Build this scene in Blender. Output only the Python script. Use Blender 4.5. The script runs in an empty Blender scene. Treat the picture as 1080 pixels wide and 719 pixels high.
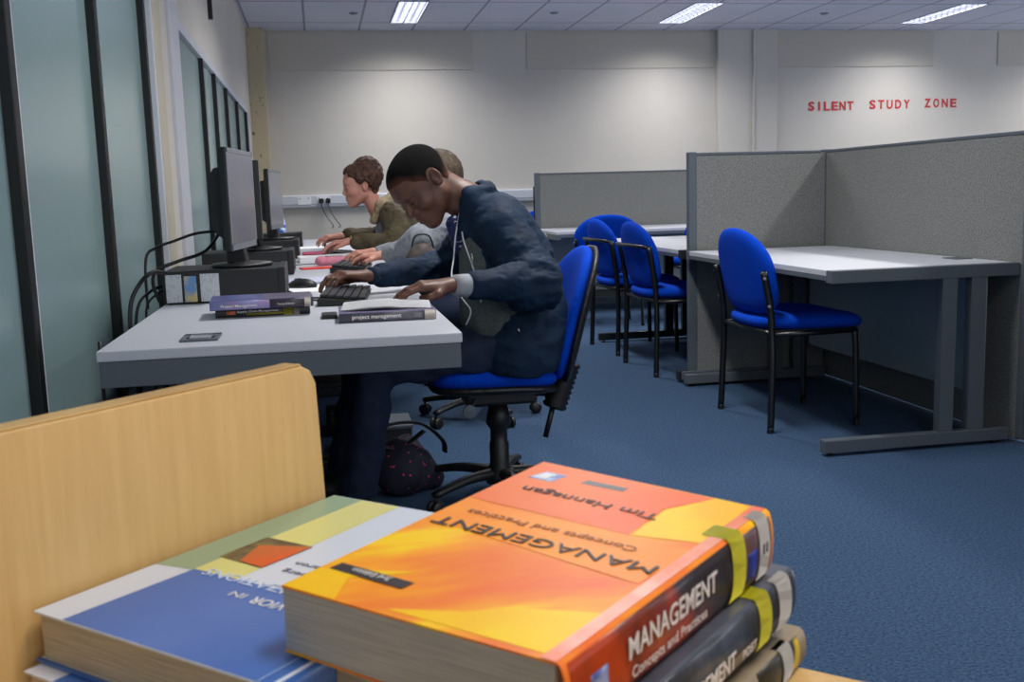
import bpy, bmesh, math, random
import numpy as np
from mathutils import Vector, Matrix, noise
R = math.radians
PI = math.pi
random.seed(7)
scene = bpy.context.scene
COL = scene.collection

# ------------------------------------------------------------------ materials
def s2l(c):
    return tuple((x/255/12.92 if x/255 <= .04045 else ((x/255+.055)/1.055)**2.4) for x in c)

MATS = {}
def mat(name, rgb, rough=.6, metal=0, spec=.5, var=0.0, vscale=20, bump=0.0, bscale=200, sheen=0, rgb2=None,
        lo=.35, hi=.65, stretch=None, coat=0, detail=3):
    """procedural principled material; rgb are sRGB 0-255; var mixes towards rgb2 through noise"""
    if name in MATS: return MATS[name]
    m = bpy.data.materials.new(name); m.use_nodes = True
    nt = m.node_tree; b = nt.nodes['Principled BSDF']
    c = s2l(rgb)
    b.inputs['Base Color'].default_value = (*c, 1)
    b.inputs['Roughness'].default_value = rough
    b.inputs['Metallic'].default_value = metal
    b.inputs['Specular IOR Level'].default_value = spec
    if coat: b.inputs['Coat Weight'].default_value = coat; b.inputs['Coat Roughness'].default_value = .12
    if sheen: b.inputs['Sheen Weight'].default_value = sheen; b.inputs['Sheen Roughness'].default_value = .6
    tc = nt.nodes.new('ShaderNodeTexCoord'); mp = nt.nodes.new('ShaderNodeMapping')
    nt.links.new(tc.outputs['Object'], mp.inputs['Vector'])
    if stretch: mp.inputs['Scale'].default_value = stretch
    if rgb2 is not None or var:
        n = nt.nodes.new('ShaderNodeTexNoise'); n.inputs['Scale'].default_value = vscale; n.inputs['Detail'].default_value = detail
        nt.links.new(mp.outputs['Vector'], n.inputs['Vector'])
        r = nt.nodes.new('ShaderNodeValToRGB')
        r.color_ramp.elements[0].position = lo; r.color_ramp.elements[1].position = hi
        c2 = s2l(rgb2) if rgb2 is not None else tuple(x*(1-var) for x in c)
        r.color_ramp.elements[0].color = (*c, 1); r.color_ramp.elements[1].color = (*c2, 1)
        nt.links.new(n.outputs['Fac'], r.inputs['Fac']); nt.links.new(r.outputs['Color'], b.inputs['Base Color'])
    if bump:
        n2 = nt.nodes.new('ShaderNodeTexNoise'); n2.inputs['Scale'].default_value = bscale; n2.inputs['Detail'].default_value = 2
        nt.links.new(mp.outputs['Vector'], n2.inputs['Vector'])
        bp = nt.nodes.new('ShaderNodeBump'); bp.inputs['Strength'].default_value = bump; bp.inputs['Distance'].default_value = .004
        nt.links.new(n2.outputs['Fac'], bp.inputs['Height']); nt.links.new(bp.outputs['Normal'], b.inputs['Normal'])
    MATS[name] = m
    return m

def emit(name, rgb, strength):
    m = bpy.data.materials.new(name); m.use_nodes = True
    b = m.node_tree.nodes['Principled BSDF']
    b.inputs['Base Color'].default_value = (*s2l(rgb), 1)
    b.inputs['Emission Color'].default_value = (*s2l(rgb), 1); b.inputs['Emission Strength'].default_value = strength
    return m

M_wall = mat('wall_paint', (206, 201, 193), .85, var=.04, vscale=1.5, bump=.1, bscale=120)
M_wall2 = mat('wall_panel_paint', (198, 192, 181), .85, var=.04, vscale=2)
M_cream = mat('column_paint', (196, 188, 170), .8, var=.06, vscale=3)
M_peel = mat('peeling_paint', (196, 182, 152), .85, rgb2=(120, 98, 70), vscale=18, lo=.66, hi=.70)
M_frame = mat('white_frame', (200, 202, 210), .5)
M_fin = mat('black_fin', (14, 16, 17), .45)
M_tile_dummy = None
M_carpet = mat('carpet', (70, 94, 122), .95, rgb2=(36, 57, 86), vscale=120, lo=.3, hi=.7, bump=.7, bscale=500, spec=.15, detail=4)
M_desk = mat('grey_laminate', (188, 190, 198), .45, var=.05, vscale=300)
M_edge = mat('laminate_edge', (138, 143, 152), .5)
M_steel = mat('graphite_steel', (86, 93, 101), .45, spec=.4)
M_steel_d = mat('dark_steel', (34, 37, 40), .4)
M_modesty = mat('modesty_panel', (150, 160, 163), .6)
M_fab = mat('panel_fabric', (138, 140, 137), .95, rgb2=(103, 105, 104), vscale=160, lo=.35, hi=.65, bump=.3, bscale=300, spec=.1)
M_blue = mat('blue_upholstery', (0, 74, 206), .9, rgb2=(0, 52, 164), vscale=350, bump=.35, bscale=700, spec=.12)
M_blk = mat('black_plastic', (20, 21, 23), .45)
M_blk2 = mat('black_metal', (14, 15, 18), .35, spec=.6)
M_case = mat('case_black', (24, 26, 28), .5, bump=.1)
M_screen = mat('screen_glass', (90, 94, 108), .2, rgb2=(112, 106, 110), vscale=4, spec=.6)
bsdf_ = M_screen.node_tree.nodes['Principled BSDF']; bsdf_.inputs['Emission Color'].default_value = (.60, .62, .75, 1); bsdf_.inputs['Emission Strength'].default_value = .07
M_bezel = mat('bezel_grey', (120, 124, 130), .4)
M_wood = mat('beech', (218, 178, 116), .42, rgb2=(206, 164, 102), vscale=9, stretch=(14, 14, 1.0), lo=.3, hi=.75, spec=.4, detail=5)
M_woodedge = mat('beech_edge', (222, 180, 112), .3, rgb2=(200, 155, 90), vscale=12, stretch=(1, 1, 8), spec=.5)
M_white = mat('white_paper', (240, 240, 242), .7, var=.05, vscale=8)
M_pages = mat('page_block', (218, 202, 172), .85, rgb2=(180, 164, 136), vscale=7, stretch=(3, 3, 160), lo=.35, hi=.7, bump=.5, bscale=40)
M_pages_g = mat('page_block_grey', (214, 208, 200), .85, rgb2=(184, 178, 170), vscale=7, stretch=(3, 3, 160), lo=.35, hi=.7, bump=.5, bscale=40)
M_navy = mat('navy_jacket', (17, 42, 66), .75, rgb2=(11, 31, 52), vscale=14, bump=.15, bscale=60, spec=.25)
M_trouser = mat('navy_trousers', (14, 32, 60), .85, var=.25, vscale=25, bump=.15)
M_hoodie = mat('grey_hoodie', (92, 98, 98), .95, rgb2=(78, 84, 82), vscale=120, bump=.3)
M_skin_d = mat('dark_skin', (108, 70, 54), .5, rgb2=(88, 55, 42), vscale=25, bump=.05, spec=.5)
M_hair_k = mat('cropped_black_hair', (14, 11, 10), .95, spec=.15, bump=.8, bscale=700)
M_skin_l = mat('fair_skin', (205, 150, 132), .5, rgb2=(192, 130, 112), vscale=18, spec=.4)
M_hair_b = mat('brown_hair', (90, 54, 36), .65, rgb2=(50, 30, 22), vscale=14, stretch=(4, 2, 5), bump=.6, bscale=60)
M_hair_l = mat('long_brown_hair', (84, 66, 44), .6, rgb2=(46, 34, 24), vscale=22, stretch=(6, 6, .8), bump=.7, bscale=60)
M_parka = mat('olive_parka', (90, 80, 56), .85, rgb2=(68, 60, 42), vscale=12, bump=.3, bscale=60)
M_fur = mat('beige_lining', (176, 160, 132), .95, rgb2=(150, 132, 102), vscale=70, bump=1, bscale=150)
M_cardi = mat('grey_cardigan', (150, 155, 162), .95, rgb2=(128, 132, 140), vscale=60, bump=.3)
M_red = mat('red_letter', (196, 40, 44), .5)
M_trunk = mat('white_trunking', (206, 210, 218), .45)

def bsdf(m): return m.node_tree.nodes['Principled BSDF']

# suspended ceiling: tile grid 0.6 x 1.2 m
def ceiling_mat():
    m = bpy.data.materials.new('ceiling_tiles'); m.use_nodes = True; nt = m.node_tree; b = bsdf(m)
    b.inputs['Roughness'].default_value = .9
    tc = nt.nodes.new('ShaderNodeTexCoord'); sx = nt.nodes.new('ShaderNodeSeparateXYZ'); nt.links.new(tc.outputs['Object'], sx.inputs[0])
    def line(out, off, per, w):
        a = nt.nodes.new('ShaderNodeMath'); a.operation = 'ADD'; a.inputs[1].default_value = off + 100*per + w/2; nt.links.new(out, a.inputs[0])
        d = nt.nodes.new('ShaderNodeMath'); d.operation = 'MODULO'; d.inputs[1].default_value = per; nt.links.new(a.outputs[0], d.inputs[0])
        l = nt.nodes.new('ShaderNodeMath'); l.operation = 'LESS_THAN'; l.inputs[1].default_value = w; nt.links.new(d.outputs[0], l.inputs[0])
        return l.outputs[0]
    lx = line(sx.outputs['X'], .0455, .6, .024); ly = line(sx.outputs['Y'], -11.549, 1.2, .03)
    mx = nt.nodes.new('ShaderNodeMath'); mx.operation = 'MAXIMUM'; nt.links.new(lx, mx.inputs[0]); nt.links.new(ly, mx.inputs[1])
    n = nt.nodes.new('ShaderNodeTexNoise'); n.inputs['Scale'].default_value = 1.7; nt.links.new(tc.outputs['Object'], n.inputs['Vector'])
    rr = nt.nodes.new('ShaderNodeValToRGB'); rr.color_ramp.elements[0].color = (*s2l((232, 232, 242)), 1); rr.color_ramp.elements[1].color = (*s2l((216, 216, 230)), 1)
    nt.links.new(n.outputs['Fac'], rr.inputs['Fac'])
    mix = nt.nodes.new('ShaderNodeMix'); mix.data_type = 'RGBA'; nt.links.new(mx.outputs[0], mix.inputs['Factor'])
    nt.links.new(rr.outputs['Color'], mix.inputs['A']); mix.inputs['B'].default_value = (*s2l((160, 160, 174)), 1)
    nt.links.new(mix.outputs['Result'], b.inputs['Base Color'])
    return m
M_ceil = ceiling_mat()

def frosted():
    m = bpy.data.materials.new('frosted_glass'); m.use_nodes = True; b = bsdf(m)
    b.inputs['Base Color'].default_value = (*s2l((142, 168, 170)), 1); b.inputs['Roughness'].default_value = .25
    b.inputs['Specular IOR Level'].default_value = .8
    b.inputs['Transmission Weight'].default_value = .12
    return m
M_glass = frosted()

# ------------------------------------------------------------------ mesh helpers
def link(name, me, m, parent=None):
    o = bpy.data.objects.new(name, me); COL.objects.link(o)
    if m is not None and len(me.materials) == 0:
        for k in (m if isinstance(m, (list, tuple)) else [m]): me.materials.append(k)
    if parent is not None:
        root = parent
        off = Vector((0, 0, 0)); q = parent
        while q is not None: off += q.location; q = q.parent
        if off.length > 1e-9: me.transform(Matrix.Translation(-off))
        o.parent = parent
    return o

def obj(name, bm, m, parent=None, smooth=False):
    me = bpy.data.meshes.new(name); bm.normal_update(); bm.to_mesh(me); bm.free()
    if smooth:
        me.polygons.foreach_set('use_smooth', [True]*len(me.polygons))
    return link(name, me, m, parent)

def sharp(o, ang=35):
    me = o.data
    me.polygons.foreach_set('use_smooth', [True]*len(me.polygons))
    bm = bmesh.new(); bm.from_mesh(me)
    for e in bm.edges:
        if len(e.link_faces) == 2 and e.calc_face_angle(0) > R(ang): e.smooth = False
    bm.to_mesh(me); bm.free(); return o

def tag(o, label=None, cat=None, group=None, kind=None):
    if label: o['label'] = label
    if cat: o['category'] = cat
    if group: o['group'] = group
    if kind: o['kind'] = kind
    return o

def thing(name, label, cat, loc=(0, 0, 0), group=None):
    o = bpy.data.objects.new(name, None); COL.objects.link(o); o.location = loc; o.empty_display_size = .05
    return tag(o, label, cat, group)

def B(): return bmesh.new()

def box(bm, lo, hi, bev=0, M=None, seg=2):
    vs = [bm.verts.new((x, y, z)) for x in (lo[0], hi[0]) for y in (lo[1], hi[1]) for z in (lo[2], hi[2])]
    idx = [(0, 1, 3, 2), (4, 6, 7, 5), (0, 4, 5, 1), (2, 3, 7, 6), (0, 2, 6, 4), (1, 5, 7, 3)]
    fs = [bm.faces.new([vs[i] for i in f]) for f in idx]
    if bev:
        es = list({e for f in fs for e in f.edges})
        r = bmesh.ops.bevel(bm, geom=es, offset=bev, segments=seg, affect='EDGES', profile=.6)
        vs = list({v for f in r['faces'] for v in f.verts} | {v for v in vs if v.is_valid})
    if M is not None:
        allv = set(v for v in vs if v.is_valid)
        for v in allv: v.co = M @ v.co
    return bm

def prism(bm, pts, axis, a, b_, bev=0):
    """extrude a 2D polygon along an axis (0,1,2) from a to b"""
    def P(p, t):
        c = [0, 0, 0]; k = [i for i in range(3) if i != axis]; c[k[0]] = p[0]; c[k[1]] = p[1]; c[axis] = t; return c
    v0 = [bm.verts.new(P(p, a)) for p in pts]; v1 = [bm.verts.new(P(p, b_)) for p in pts]
    n = len(pts); fs = [bm.faces.new(v0), bm.faces.new(v1[::-1])]
    for i in range(n): fs.append(bm.faces.new((v0[i], v1[i], v1[(i+1) % n], v0[(i+1) % n])))
    bmesh.ops.recalc_face_normals(bm, faces=fs)
    if bev:
        es = list({e for f in fs[:2] for e in f.edges})
        bmesh.ops.bevel(bm, geom=es, offset=bev, segments=3, affect='EDGES', profile=.6)
    return bm

def smooth_path(pts, n=6):
    P = [Vector(p) for p in pts]
    if len(P) < 3: return P
    out = []
    for i in range(len(P)-1):
        p0 = P[max(i-1, 0)]; p1 = P[i]; p2 = P[i+1]; p3 = P[min(i+2, len(P)-1)]
        for k in range(n):
            t = k/n
            out.append(.5*((2*p1)+(-p0+p2)*t+(2*p0-5*p1+4*p2-p3)*t*t+(-p0+3*p1-3*p2+p3)*t**3))
    out.append(P[-1]); return out

def tube(bm, pts, r, seg=10, curve=0, flat=1.0):
    P = smooth_path(pts, curve) if curve else [Vector(p) for p in pts]
    n = len(P); rr = r if isinstance(r, (list, tuple)) else None
    def rad(i):
        if rr is None: return r
        t = i/(n-1)*(len(rr)-1); k = min(int(t), len(rr)-2); return rr[k]+(rr[k+1]-rr[k])*(t-k)
    rings = []; up = None
    for i in range(n):
        d = (P[min(i+1, n-1)]-P[max(i-1, 0)]).normalized()
        if up is None:
            up = Vector((0, 0, 1)) if abs(d.z) < .9 else Vector((1, 0, 0))
        s = d.cross(up).normalized(); u = s.cross(d).normalized(); up = u
        rings.append([bm.verts.new(P[i]+(s*math.cos(2*PI*k/seg)+u*math.sin(2*PI*k/seg)*flat)*rad(i)) for k in range(seg)])
    for a, b_ in zip(rings, rings[1:]):
        for k in range(seg): bm.faces.new((a[k], a[(k+1) % seg], b_[(k+1) % seg], b_[k]))
    bm.faces.new(rings[0][::-1]); bm.faces.new(rings[-1])
    return bm

def lathe(bm, prof, c=(0, 0, 0), axis=(0, 0, 1), seg=24):
    q = Vector((0, 0, 1)).rotation_difference(Vector(axis)); c = Vector(c)
    rings = []
    for r, z in prof:
        rings.append([bm.verts.new(c+q @ Vector((r*math.cos(2*PI*k/seg), r*math.sin(2*PI*k/seg), z))) for k in range(seg)])
    for a, b_ in zip(rings, rings[1:]):
        for k in range(seg): bm.faces.new((a[k], a[(k+1) % seg], b_[(k+1) % seg], b_[k]))
    if prof[0][0] > 1e-5: bm.faces.new(rings[0][::-1])
    if prof[-1][0] > 1e-5: bm.faces.new(rings[-1])
    return bm

DG = None
def text_mesh(body, bold=0.0, extrude=0.0):
    cu = bpy.data.curves.new('t', 'FONT'); cu.body = body; cu.offset = bold; cu.extrude = extrude; cu.resolution_u = 3
    o = bpy.data.objects.new('t', cu); COL.objects.link(o)
    dg = bpy.context.evaluated_depsgraph_get(); dg.update()
    me = bpy.data.meshes.new_from_object(o.evaluated_get(dg))
    bpy.data.objects.remove(o); bpy.data.curves.remove(cu)
    return me

def text(name, body, m, parent, org, xd, yd, size, width=None, bold=0.0, mapper=None, extrude=.02, lift=.0):
    """org = left end of the baseline; xd reading direction; yd letter-up direction; size = cap height; width = full text width"""
    me = text_mesh(body, bold, extrude)
    co = np.empty(len(me.vertices)*3); me.vertices.foreach_get('co', co); co = co.reshape(-1, 3)
    co[:, 0] -= co[:, 0].min(); W = co[:, 0].max(); H = .73
    sy = size/H; sx = (width/W) if width else sy
    xd = Vector(xd).normalized(); yd = Vector(yd).normalized(); zd = xd.cross(yd); org = Vector(org)
    pts = [org + xd*(c[0]*sx) + yd*(c[1]*sy) + zd*(c[2]*sy+lift) for c in co]
    if mapper: pts = [Vector(mapper(*p)) for p in pts]
    for v, p in zip(me.vertices, pts): v.co = p
    me.materials.clear()
    me.name = name
    return link(name, me, m, parent)

# ------------------------------------------------------------------ signed distance sculpting (surface nets)
class Fr:
    """local frame: x forward, y left, z up"""
    def __init__(s, c, F, U=(0, 0, 1), sc=1.0):
        s.c = np.array(c, float); F = np.array(F, float); F /= np.linalg.norm(F); U = np.array(U, float)
        L = np.cross(U, F); L /= np.linalg.norm(L); U = np.cross(F, L)
        s.A = np.array([F, L, U]); s.sc = sc
    def w(s, x, y, z): return s.c + s.sc*(x*s.A[0]+y*s.A[1]+z*s.A[2])
    def d(s, x, y, z): return x*s.A[0]+y*s.A[1]+z*s.A[2]

class SDF:
    def __init__(s, lo, hi, h):
        s.lo = np.array(lo, float); s.h = h
        s.n = np.ceil((np.array(hi)-s.lo)/h).astype(int)+1
        s.v = np.full(s.n, 1.0, np.float32)
    def _sub(s, lo, hi):
        a = np.maximum(0, np.floor((lo-s.lo)/s.h).astype(int)); b = np.minimum(s.n, np.ceil((hi-s.lo)/s.h).astype(int)+1)
        if (b <= a).any(): return None
        sl = tuple(slice(a[i], b[i]) for i in range(3))
        ax = [(s.lo[i]+s.h*np.arange(a[i], b[i])).astype(np.float32) for i in range(3)]
        return sl, ax[0][:, None, None], ax[1][None, :, None], ax[2][None, None, :]
    def _comb(s, sl, d, k, op):
        v = s.v[sl]
        if op == 'u':
            if k > 0:
                h = np.maximum(k-np.abs(v-d), 0)/k; s.v[sl] = np.minimum(v, d)-h*h*k*.25
            else: s.v[sl] = np.minimum(v, d)
        elif op == 's':
            d = -d
            if k > 0:
                h = np.maximum(k-np.abs(v-d), 0)/k; s.v[sl] = np.maximum(v, d)+h*h*k*.25
            else: s.v[sl] = np.maximum(v, d)
    def cap(s, a, b, ra, rb=None, k=.01, op='u'):
        rb = ra if rb is None else rb
        a = np.array(a, float); b = np.array(b, float); pad = max(ra, rb)+k+2*s.h+.02
        q = s._sub(np.minimum(a, b)-pad, np.maximum(a, b)+pad)
        if q is None: return
        sl, X, Y, Z = q; d = b-a; L = max(d @ d, 1e-9)
        t = np.clip(((X-a[0])*d[0]+(Y-a[1])*d[1]+(Z-a[2])*d[2])/L, 0, 1)
        dd = np.sqrt((X-a[0]-t*d[0])**2+(Y-a[1]-t*d[1])**2+(Z-a[2]-t*d[2])**2)-(ra+(rb-ra)*t)
        s._comb(sl, dd, k, op)
    def ell(s, c, r, A=None, k=.01, op='u'):
        c = np.array(c, float); r = np.array(r, float); A = np.eye(3) if A is None else A; pad = max(r)+k+2*s.h+.02
        q = s._sub(c-pad, c+pad)
        if q is None: return
        sl, X, Y, Z = q; x = X-c[0]; y = Y-c[1]; z = Z-c[2]
        l = [x*A[i][0]+y*A[i][1]+z*A[i][2] for i in range(3)]
        k0 = np.sqrt(sum((l[i]/r[i])**2 for i in range(3))); k1 = np.sqrt(sum((l[i]/r[i]**2)**2 for i in range(3)))
        s._comb(sl, k0*(k0-1)/np.maximum(k1, 1e-6), k, op)
    def grid(s):
        ax = [(s.lo[i]+s.h*np.arange(s.n[i])).astype(np.float32) for i in range(3)]
        return ax[0][:, None, None], ax[1][None, :, None], ax[2][None, None, :]
    def keep(s, f, k=0):
        """intersect with region f<0"""
        X, Y, Z = s.grid(); d = f(X, Y, Z)
        if k > 0:
            h = np.maximum(k-np.abs(s.v-d), 0)/k; s.v = np.maximum(s.v, d)+h*h*k*.25
        else: s.v = np.maximum(s.v, d)
    def copy(s):
        o = SDF.__new__(SDF); o.lo = s.lo; o.h = s.h; o.n = s.n; o.v = s.v.copy(); return o
    def mesh(s):
        v = s.v.copy(); v[0] = v[-1] = 1; v[:, 0] = v[:, -1] = 1; v[:, :, 0] = v[:, :, -1] = 1
        ins = v < 0; nx, ny, nz = v.shape
        cnt = np.zeros((nx-1, ny-1, nz-1), np.float32); acc = np.zeros((3, nx-1, ny-1, nz-1), np.float32)
        for ax in range(3):
            o1, o2 = [i for i in range(3) if i != ax]
            for da in (0, 1):
                for db in (0, 1):
                    st = [0, 0, 0]; st[o1] = da; st[o2] = db
                    sa = tuple(slice(st[i], st[i]+v.shape[i]-1) for i in range(3)); sb = list(sa); sb[ax] = slice(1, v.shape[ax]); sb = tuple(sb)
                    va = v[sa]; vb = v[sb]; m = (va < 0) != (vb < 0)
                    t = np.where(m, va/np.where(m, va-vb, 1), 0)
                    cnt += m; acc[ax] += t*m; acc[o1] += da*m; acc[o2] += db*m
        act = cnt > 0; idx = -np.ones(cnt.shape, np.int64); idx[act] = np.arange(act.sum())
        I = np.argwhere(act); P = s.lo+s.h*(I+(acc[:, act]/cnt[act]).T)
        F = []
        for ax in range(3):
            o1, o2 = [(1, 2), (2, 0), (0, 1)][ax]
            sa = [slice(0, None)]*3; sb = [slice(0, None)]*3; sa[ax] = slice(0, -1); sb[ax] = slice(1, None)
            A = ins[tuple(sa)]; Bq = ins[tuple(sb)]
            for inv, mask in ((0, A & ~Bq), (1, ~A & Bq)):
                E = np.argwhere(mask)
                if len(E) == 0: continue
                ok = (E[:, o1] > 0) & (E[:, o2] > 0) & (E[:, o1] < v.shape[o1]-1) & (E[:, o2] < v.shape[o2]-1); E = E[ok]
                def c(d1, d2):
                    q = E.copy(); q[:, o1] -= d1; q[:, o2] -= d2; return idx[q[:, 0], q[:, 1], q[:, 2]]
                quad = np.stack([c(1, 1), c(0, 1), c(0, 0), c(1, 0)], 1)
                F.append(quad[:, ::-1] if inv else quad)
        return P, np.concatenate(F) if F else np.zeros((0, 4), int)

def relax(P, F, it=1, lam=.5):
    n = len(P)
    for _ in range(it):
        acc = np.zeros((n, 3)); c = np.zeros(n)
        for i in range(4):
            a = F[:, i]; b = F[:, (i+1) % 4]
            np.add.at(acc, a, P[b]); np.add.at(c, a, 1); np.add.at(acc, b, P[a]); np.add.at(c, b, 1)
        P = P+(acc/np.maximum(c, 1)[:, None]-P)*lam
    return P

def disp(P, F, amp, freq, stretch=(1, 1, 1), seed=0, ridged=False, mask=None):
    """push vertices along their normals with noise (cloth folds, hair strands)"""
    nrm = np.zeros_like(P); fn = np.cross(P[F[:, 2]]-P[F[:, 0]], P[F[:, 3]]-P[F[:, 1]])
    for i in range(4): np.add.at(nrm, F[:, i], fn)
    nrm /= np.maximum(np.linalg.norm(nrm, axis=1), 1e-9)[:, None]
    out = P.copy()
    for i in range(len(P)):
        q = Vector((P[i][0]*freq*stretch[0]+seed, P[i][1]*freq*stretch[1], P[i][2]*freq*stretch[2]))
        v = noise.noise(q)
        if ridged: v = (1-abs(v)*2)
        w = 1 if mask is None else mask(P[i])
        out[i] += nrm[i]*v*amp*w
    return out

def sdf_obj(name, parts, m, parent=None, mats=None):
    """parts = list of (P, F, material index)"""
    V = []; FF = []; MI = []; off = 0
    for P, F, mi in parts:
        V.append(P); FF.append(F+off); MI += [mi]*len(F); off += len(P)
    V = np.concatenate(V); FF = np.concatenate(FF)
    me = bpy.data.meshes.new(name); me.from_pydata(V.tolist(), [], FF.tolist()); me.update()
    me.polygons.foreach_set('use_smooth', [True]*len(me.polygons))
    for k in (mats or [m]): me.materials.append(k)
    me.polygons.foreach_set('material_index', MI)
    return link(name, me, None, parent)

def copy_tree(o, parent=None):
    c = o.copy(); COL.objects.link(c); c.parent = parent
    for ch in list(o.children): copy_tree(ch, c)
    return c

# ================================================================== ROOM
XL, YB, ZC = -.68, 12.09, 2.938
XR, YN = 11.4, -3.2
def struct(name, bm, m): return tag(obj(name, bm, m), kind='structure')
b = B(); box(b, (XL-.3, YN-.1, -.1), (XR+.1, YB+.3, 0)); struct('floor', b, M_carpet)
LX, LY = (1.02, 4.06, 7.08, 10.1), (.13, 3.73, 7.33, 10.93)      # light openings
b = B(); ye = [YN-.1]
for y in LY: ye += [y-.62, y+.62]
ye.append(YB+.3)
for k in range(0, len(ye), 2): box(b, (XL-.3, ye[k], ZC), (XR+.1, ye[k+1], ZC+.1))
xe = [XL-.3]
for x in LX: xe += [x-.15, x+.15]
xe.append(XR+.1)
for y in LY:
    for k in range(0, len(xe), 2): box(b, (xe[k], y-.62, ZC), (xe[k+1], y+.62, ZC+.1))
box(b, (XL-.3, YN-.1, ZC+.1), (XR+.1, YB+.3, ZC+.12))
struct('ceiling', b, M_ceil)
b = B(); box(b, (XR, YN, 0), (XR+.1, YB+.2, .95)); box(b, (XR, YN, 2.6), (XR+.1, YB+.2, ZC)); box(b, (XR, YN, .95), (XR+.1, .5, 2.6)); box(b, (XR, 11.0, .95), (XR+.1, YB+.2, 2.6)); struct('wall_right', b, M_wall)
b = B(); box(b, (XL-.2, YN-.1, 0), (XR, YN, .95)); box(b, (XL-.2, YN-.1, 2.6), (XR, YN, ZC)); box(b, (XL-.2, YN-.1, .95), (.3, YN, 2.6)); box(b, (8.8, YN-.1, .95), (XR, YN, 2.6)); struct('wall_near', b, M_wall)
b = B()
for k in range(6):
    y = .5+k*2.1; box(b, (XR+.02, y-.03, .95), (XR+.07, y+.03, 2.6))
box(b, (XR+.02, .5, .95), (XR+.07, 11.0, 1.0)); box(b, (XR+.02, .5, 2.55), (XR+.07, 11.0, 2.6)); struct('window_3', b, M_frame)  # window added in the unseen right wall to let fill light in
b = B()
for k in range(5):
    x = .3+k*2.125; box(b, (x-.03, YN-.07, .95), (x+.03, YN-.02, 2.6))
box(b, (.3, YN-.07, .95), (8.8, YN-.02, 1.0)); box(b, (.3, YN-.07, 2.55), (8.8, YN-.02, 2.6)); struct('window_4', b, M_frame)  # another added window, in the unseen near wall, for fill on the foreground
b = B(); box(b, (XL-.3, YB, 0), (XR, YB+.2, ZC)); struct('wall_back', b, M_wall)
# shallow recessed-looking header panels and piers of the back wall
for i, (x0, x1) in enumerate(((-.46, 1.86), (2.49, 4.80), (5.60, 7.72), (8.62, 10.9))):
    b = B(); box(b, (x0, YB-.012, 2.50), (x1, YB, ZC-.02), .003); struct('trim_%d' % (i+1), b, M_wall2)
b = B(); box(b, (4.82, YB-.09, 0), (5.58, YB, ZC), .006); struct('wall_pier', b, M_wall)
b = B(); box(b, (XL, 11.86, 0), (-.50, YB, ZC), .006); struct('wall_corner_pier', b, M_peel)
b = B(); box(b, (XL, YN, 0), (XL+.02, YB, .1), .003); struct('baseboard_left', b, M_frame)
b = B(); box(b, (XL, YB-.018, 0), (XR, YB, .1), .003); struct('baseboard_back', b, M_frame)
# left wall: solid above and around two glazed screens
b = B(); box(b, (XL-.2, YN, 2.02), (XL, YB, ZC)); box(b, (XL-.2, 4.86, 0), (XL, 5.74, 2.02)); box(b, (XL-.2, 11.30, 0), (XL, YB, 2.02)); box(b, (XL-.2, YN, 0), (XL, -2.6, 2.02))
struct('wall_left', b, M_wall)
b = B(); box(b, (XL-.01, 4.90, 0), (XL+.006, 5.12, 2.9), .004); struct('wall_pilaster', b, M_cream)
b = B(); box(b, (XL-.01, 5.36, 0), (XL+.018, 5.70, 2.9), .004); struct('wall_pilaster', b, M_frame)
def glazing(n, y0, y1, mull):
    f = B()
    for (a, c) in ((y0, y0+.045), (y1-.045, y1)): box(f, (XL-.06, a, 0), (XL+.008, c, 2.0), .003)
    box(f, (XL-.06, y0, 1.965), (XL+.008, y1, 2.02), .003); box(f, (XL-.06, y0, 0), (XL+.008, y1, .08), .003)
    fr = struct('window_%d' % n, f, M_frame)
    ys = [y0+.045]+mull+[y1-.045]
    for y in mull:
        g = B(); box(g, (XL-.05, y-.024, .08), (XL+.010, y+.020, 1.965), .003); o = obj('mullion', g, M_fin, fr)
        g = B(); box(g, (XL-.05, y+.025, .08), (XL+.004, y+.05, 1.965), .002); o = obj('glazing_bead', g, M_frame, fr)
    for a, c in zip(ys, ys[1:]):
        g = B(); box(g, (XL-.03, a, .08), (XL-.018, c, 1.965)); obj('pane', g, M_glass, fr)
glazing(1, -2.6, 4.86, [-1.57, -.53, .51, 1.55, 2.585, 3.60, 4.63])
glazing(2, 5.74, 11.30, [6.93, 7.75, 8.72, 9.86, 11.05])
# corridor behind the frosted glass
b = B(); box(b, (XL-1.6, YN, -.02), (XL-1.5, YB, ZC)); struct('wall_corridor', b, M_wall)
b = B(); box(b, (XL+.0, 7.6, 2.32), (XL+.03, 7.64, 2.52), .003); tag(obj('wall_hook', b, M_fin), 'thin black strip fixed high on the left wall above the far glazing', 'wall fitting')

# conduit on the pier
b = B(); tube(b, [(5.27, YB-.105, 0), (5.27, YB-.105, ZC)], .016, 8); tag(obj('conduit_pipe', b, M_wall), 'thin pale vertical conduit running down the pier of the back wall', 'pipe')

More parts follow.
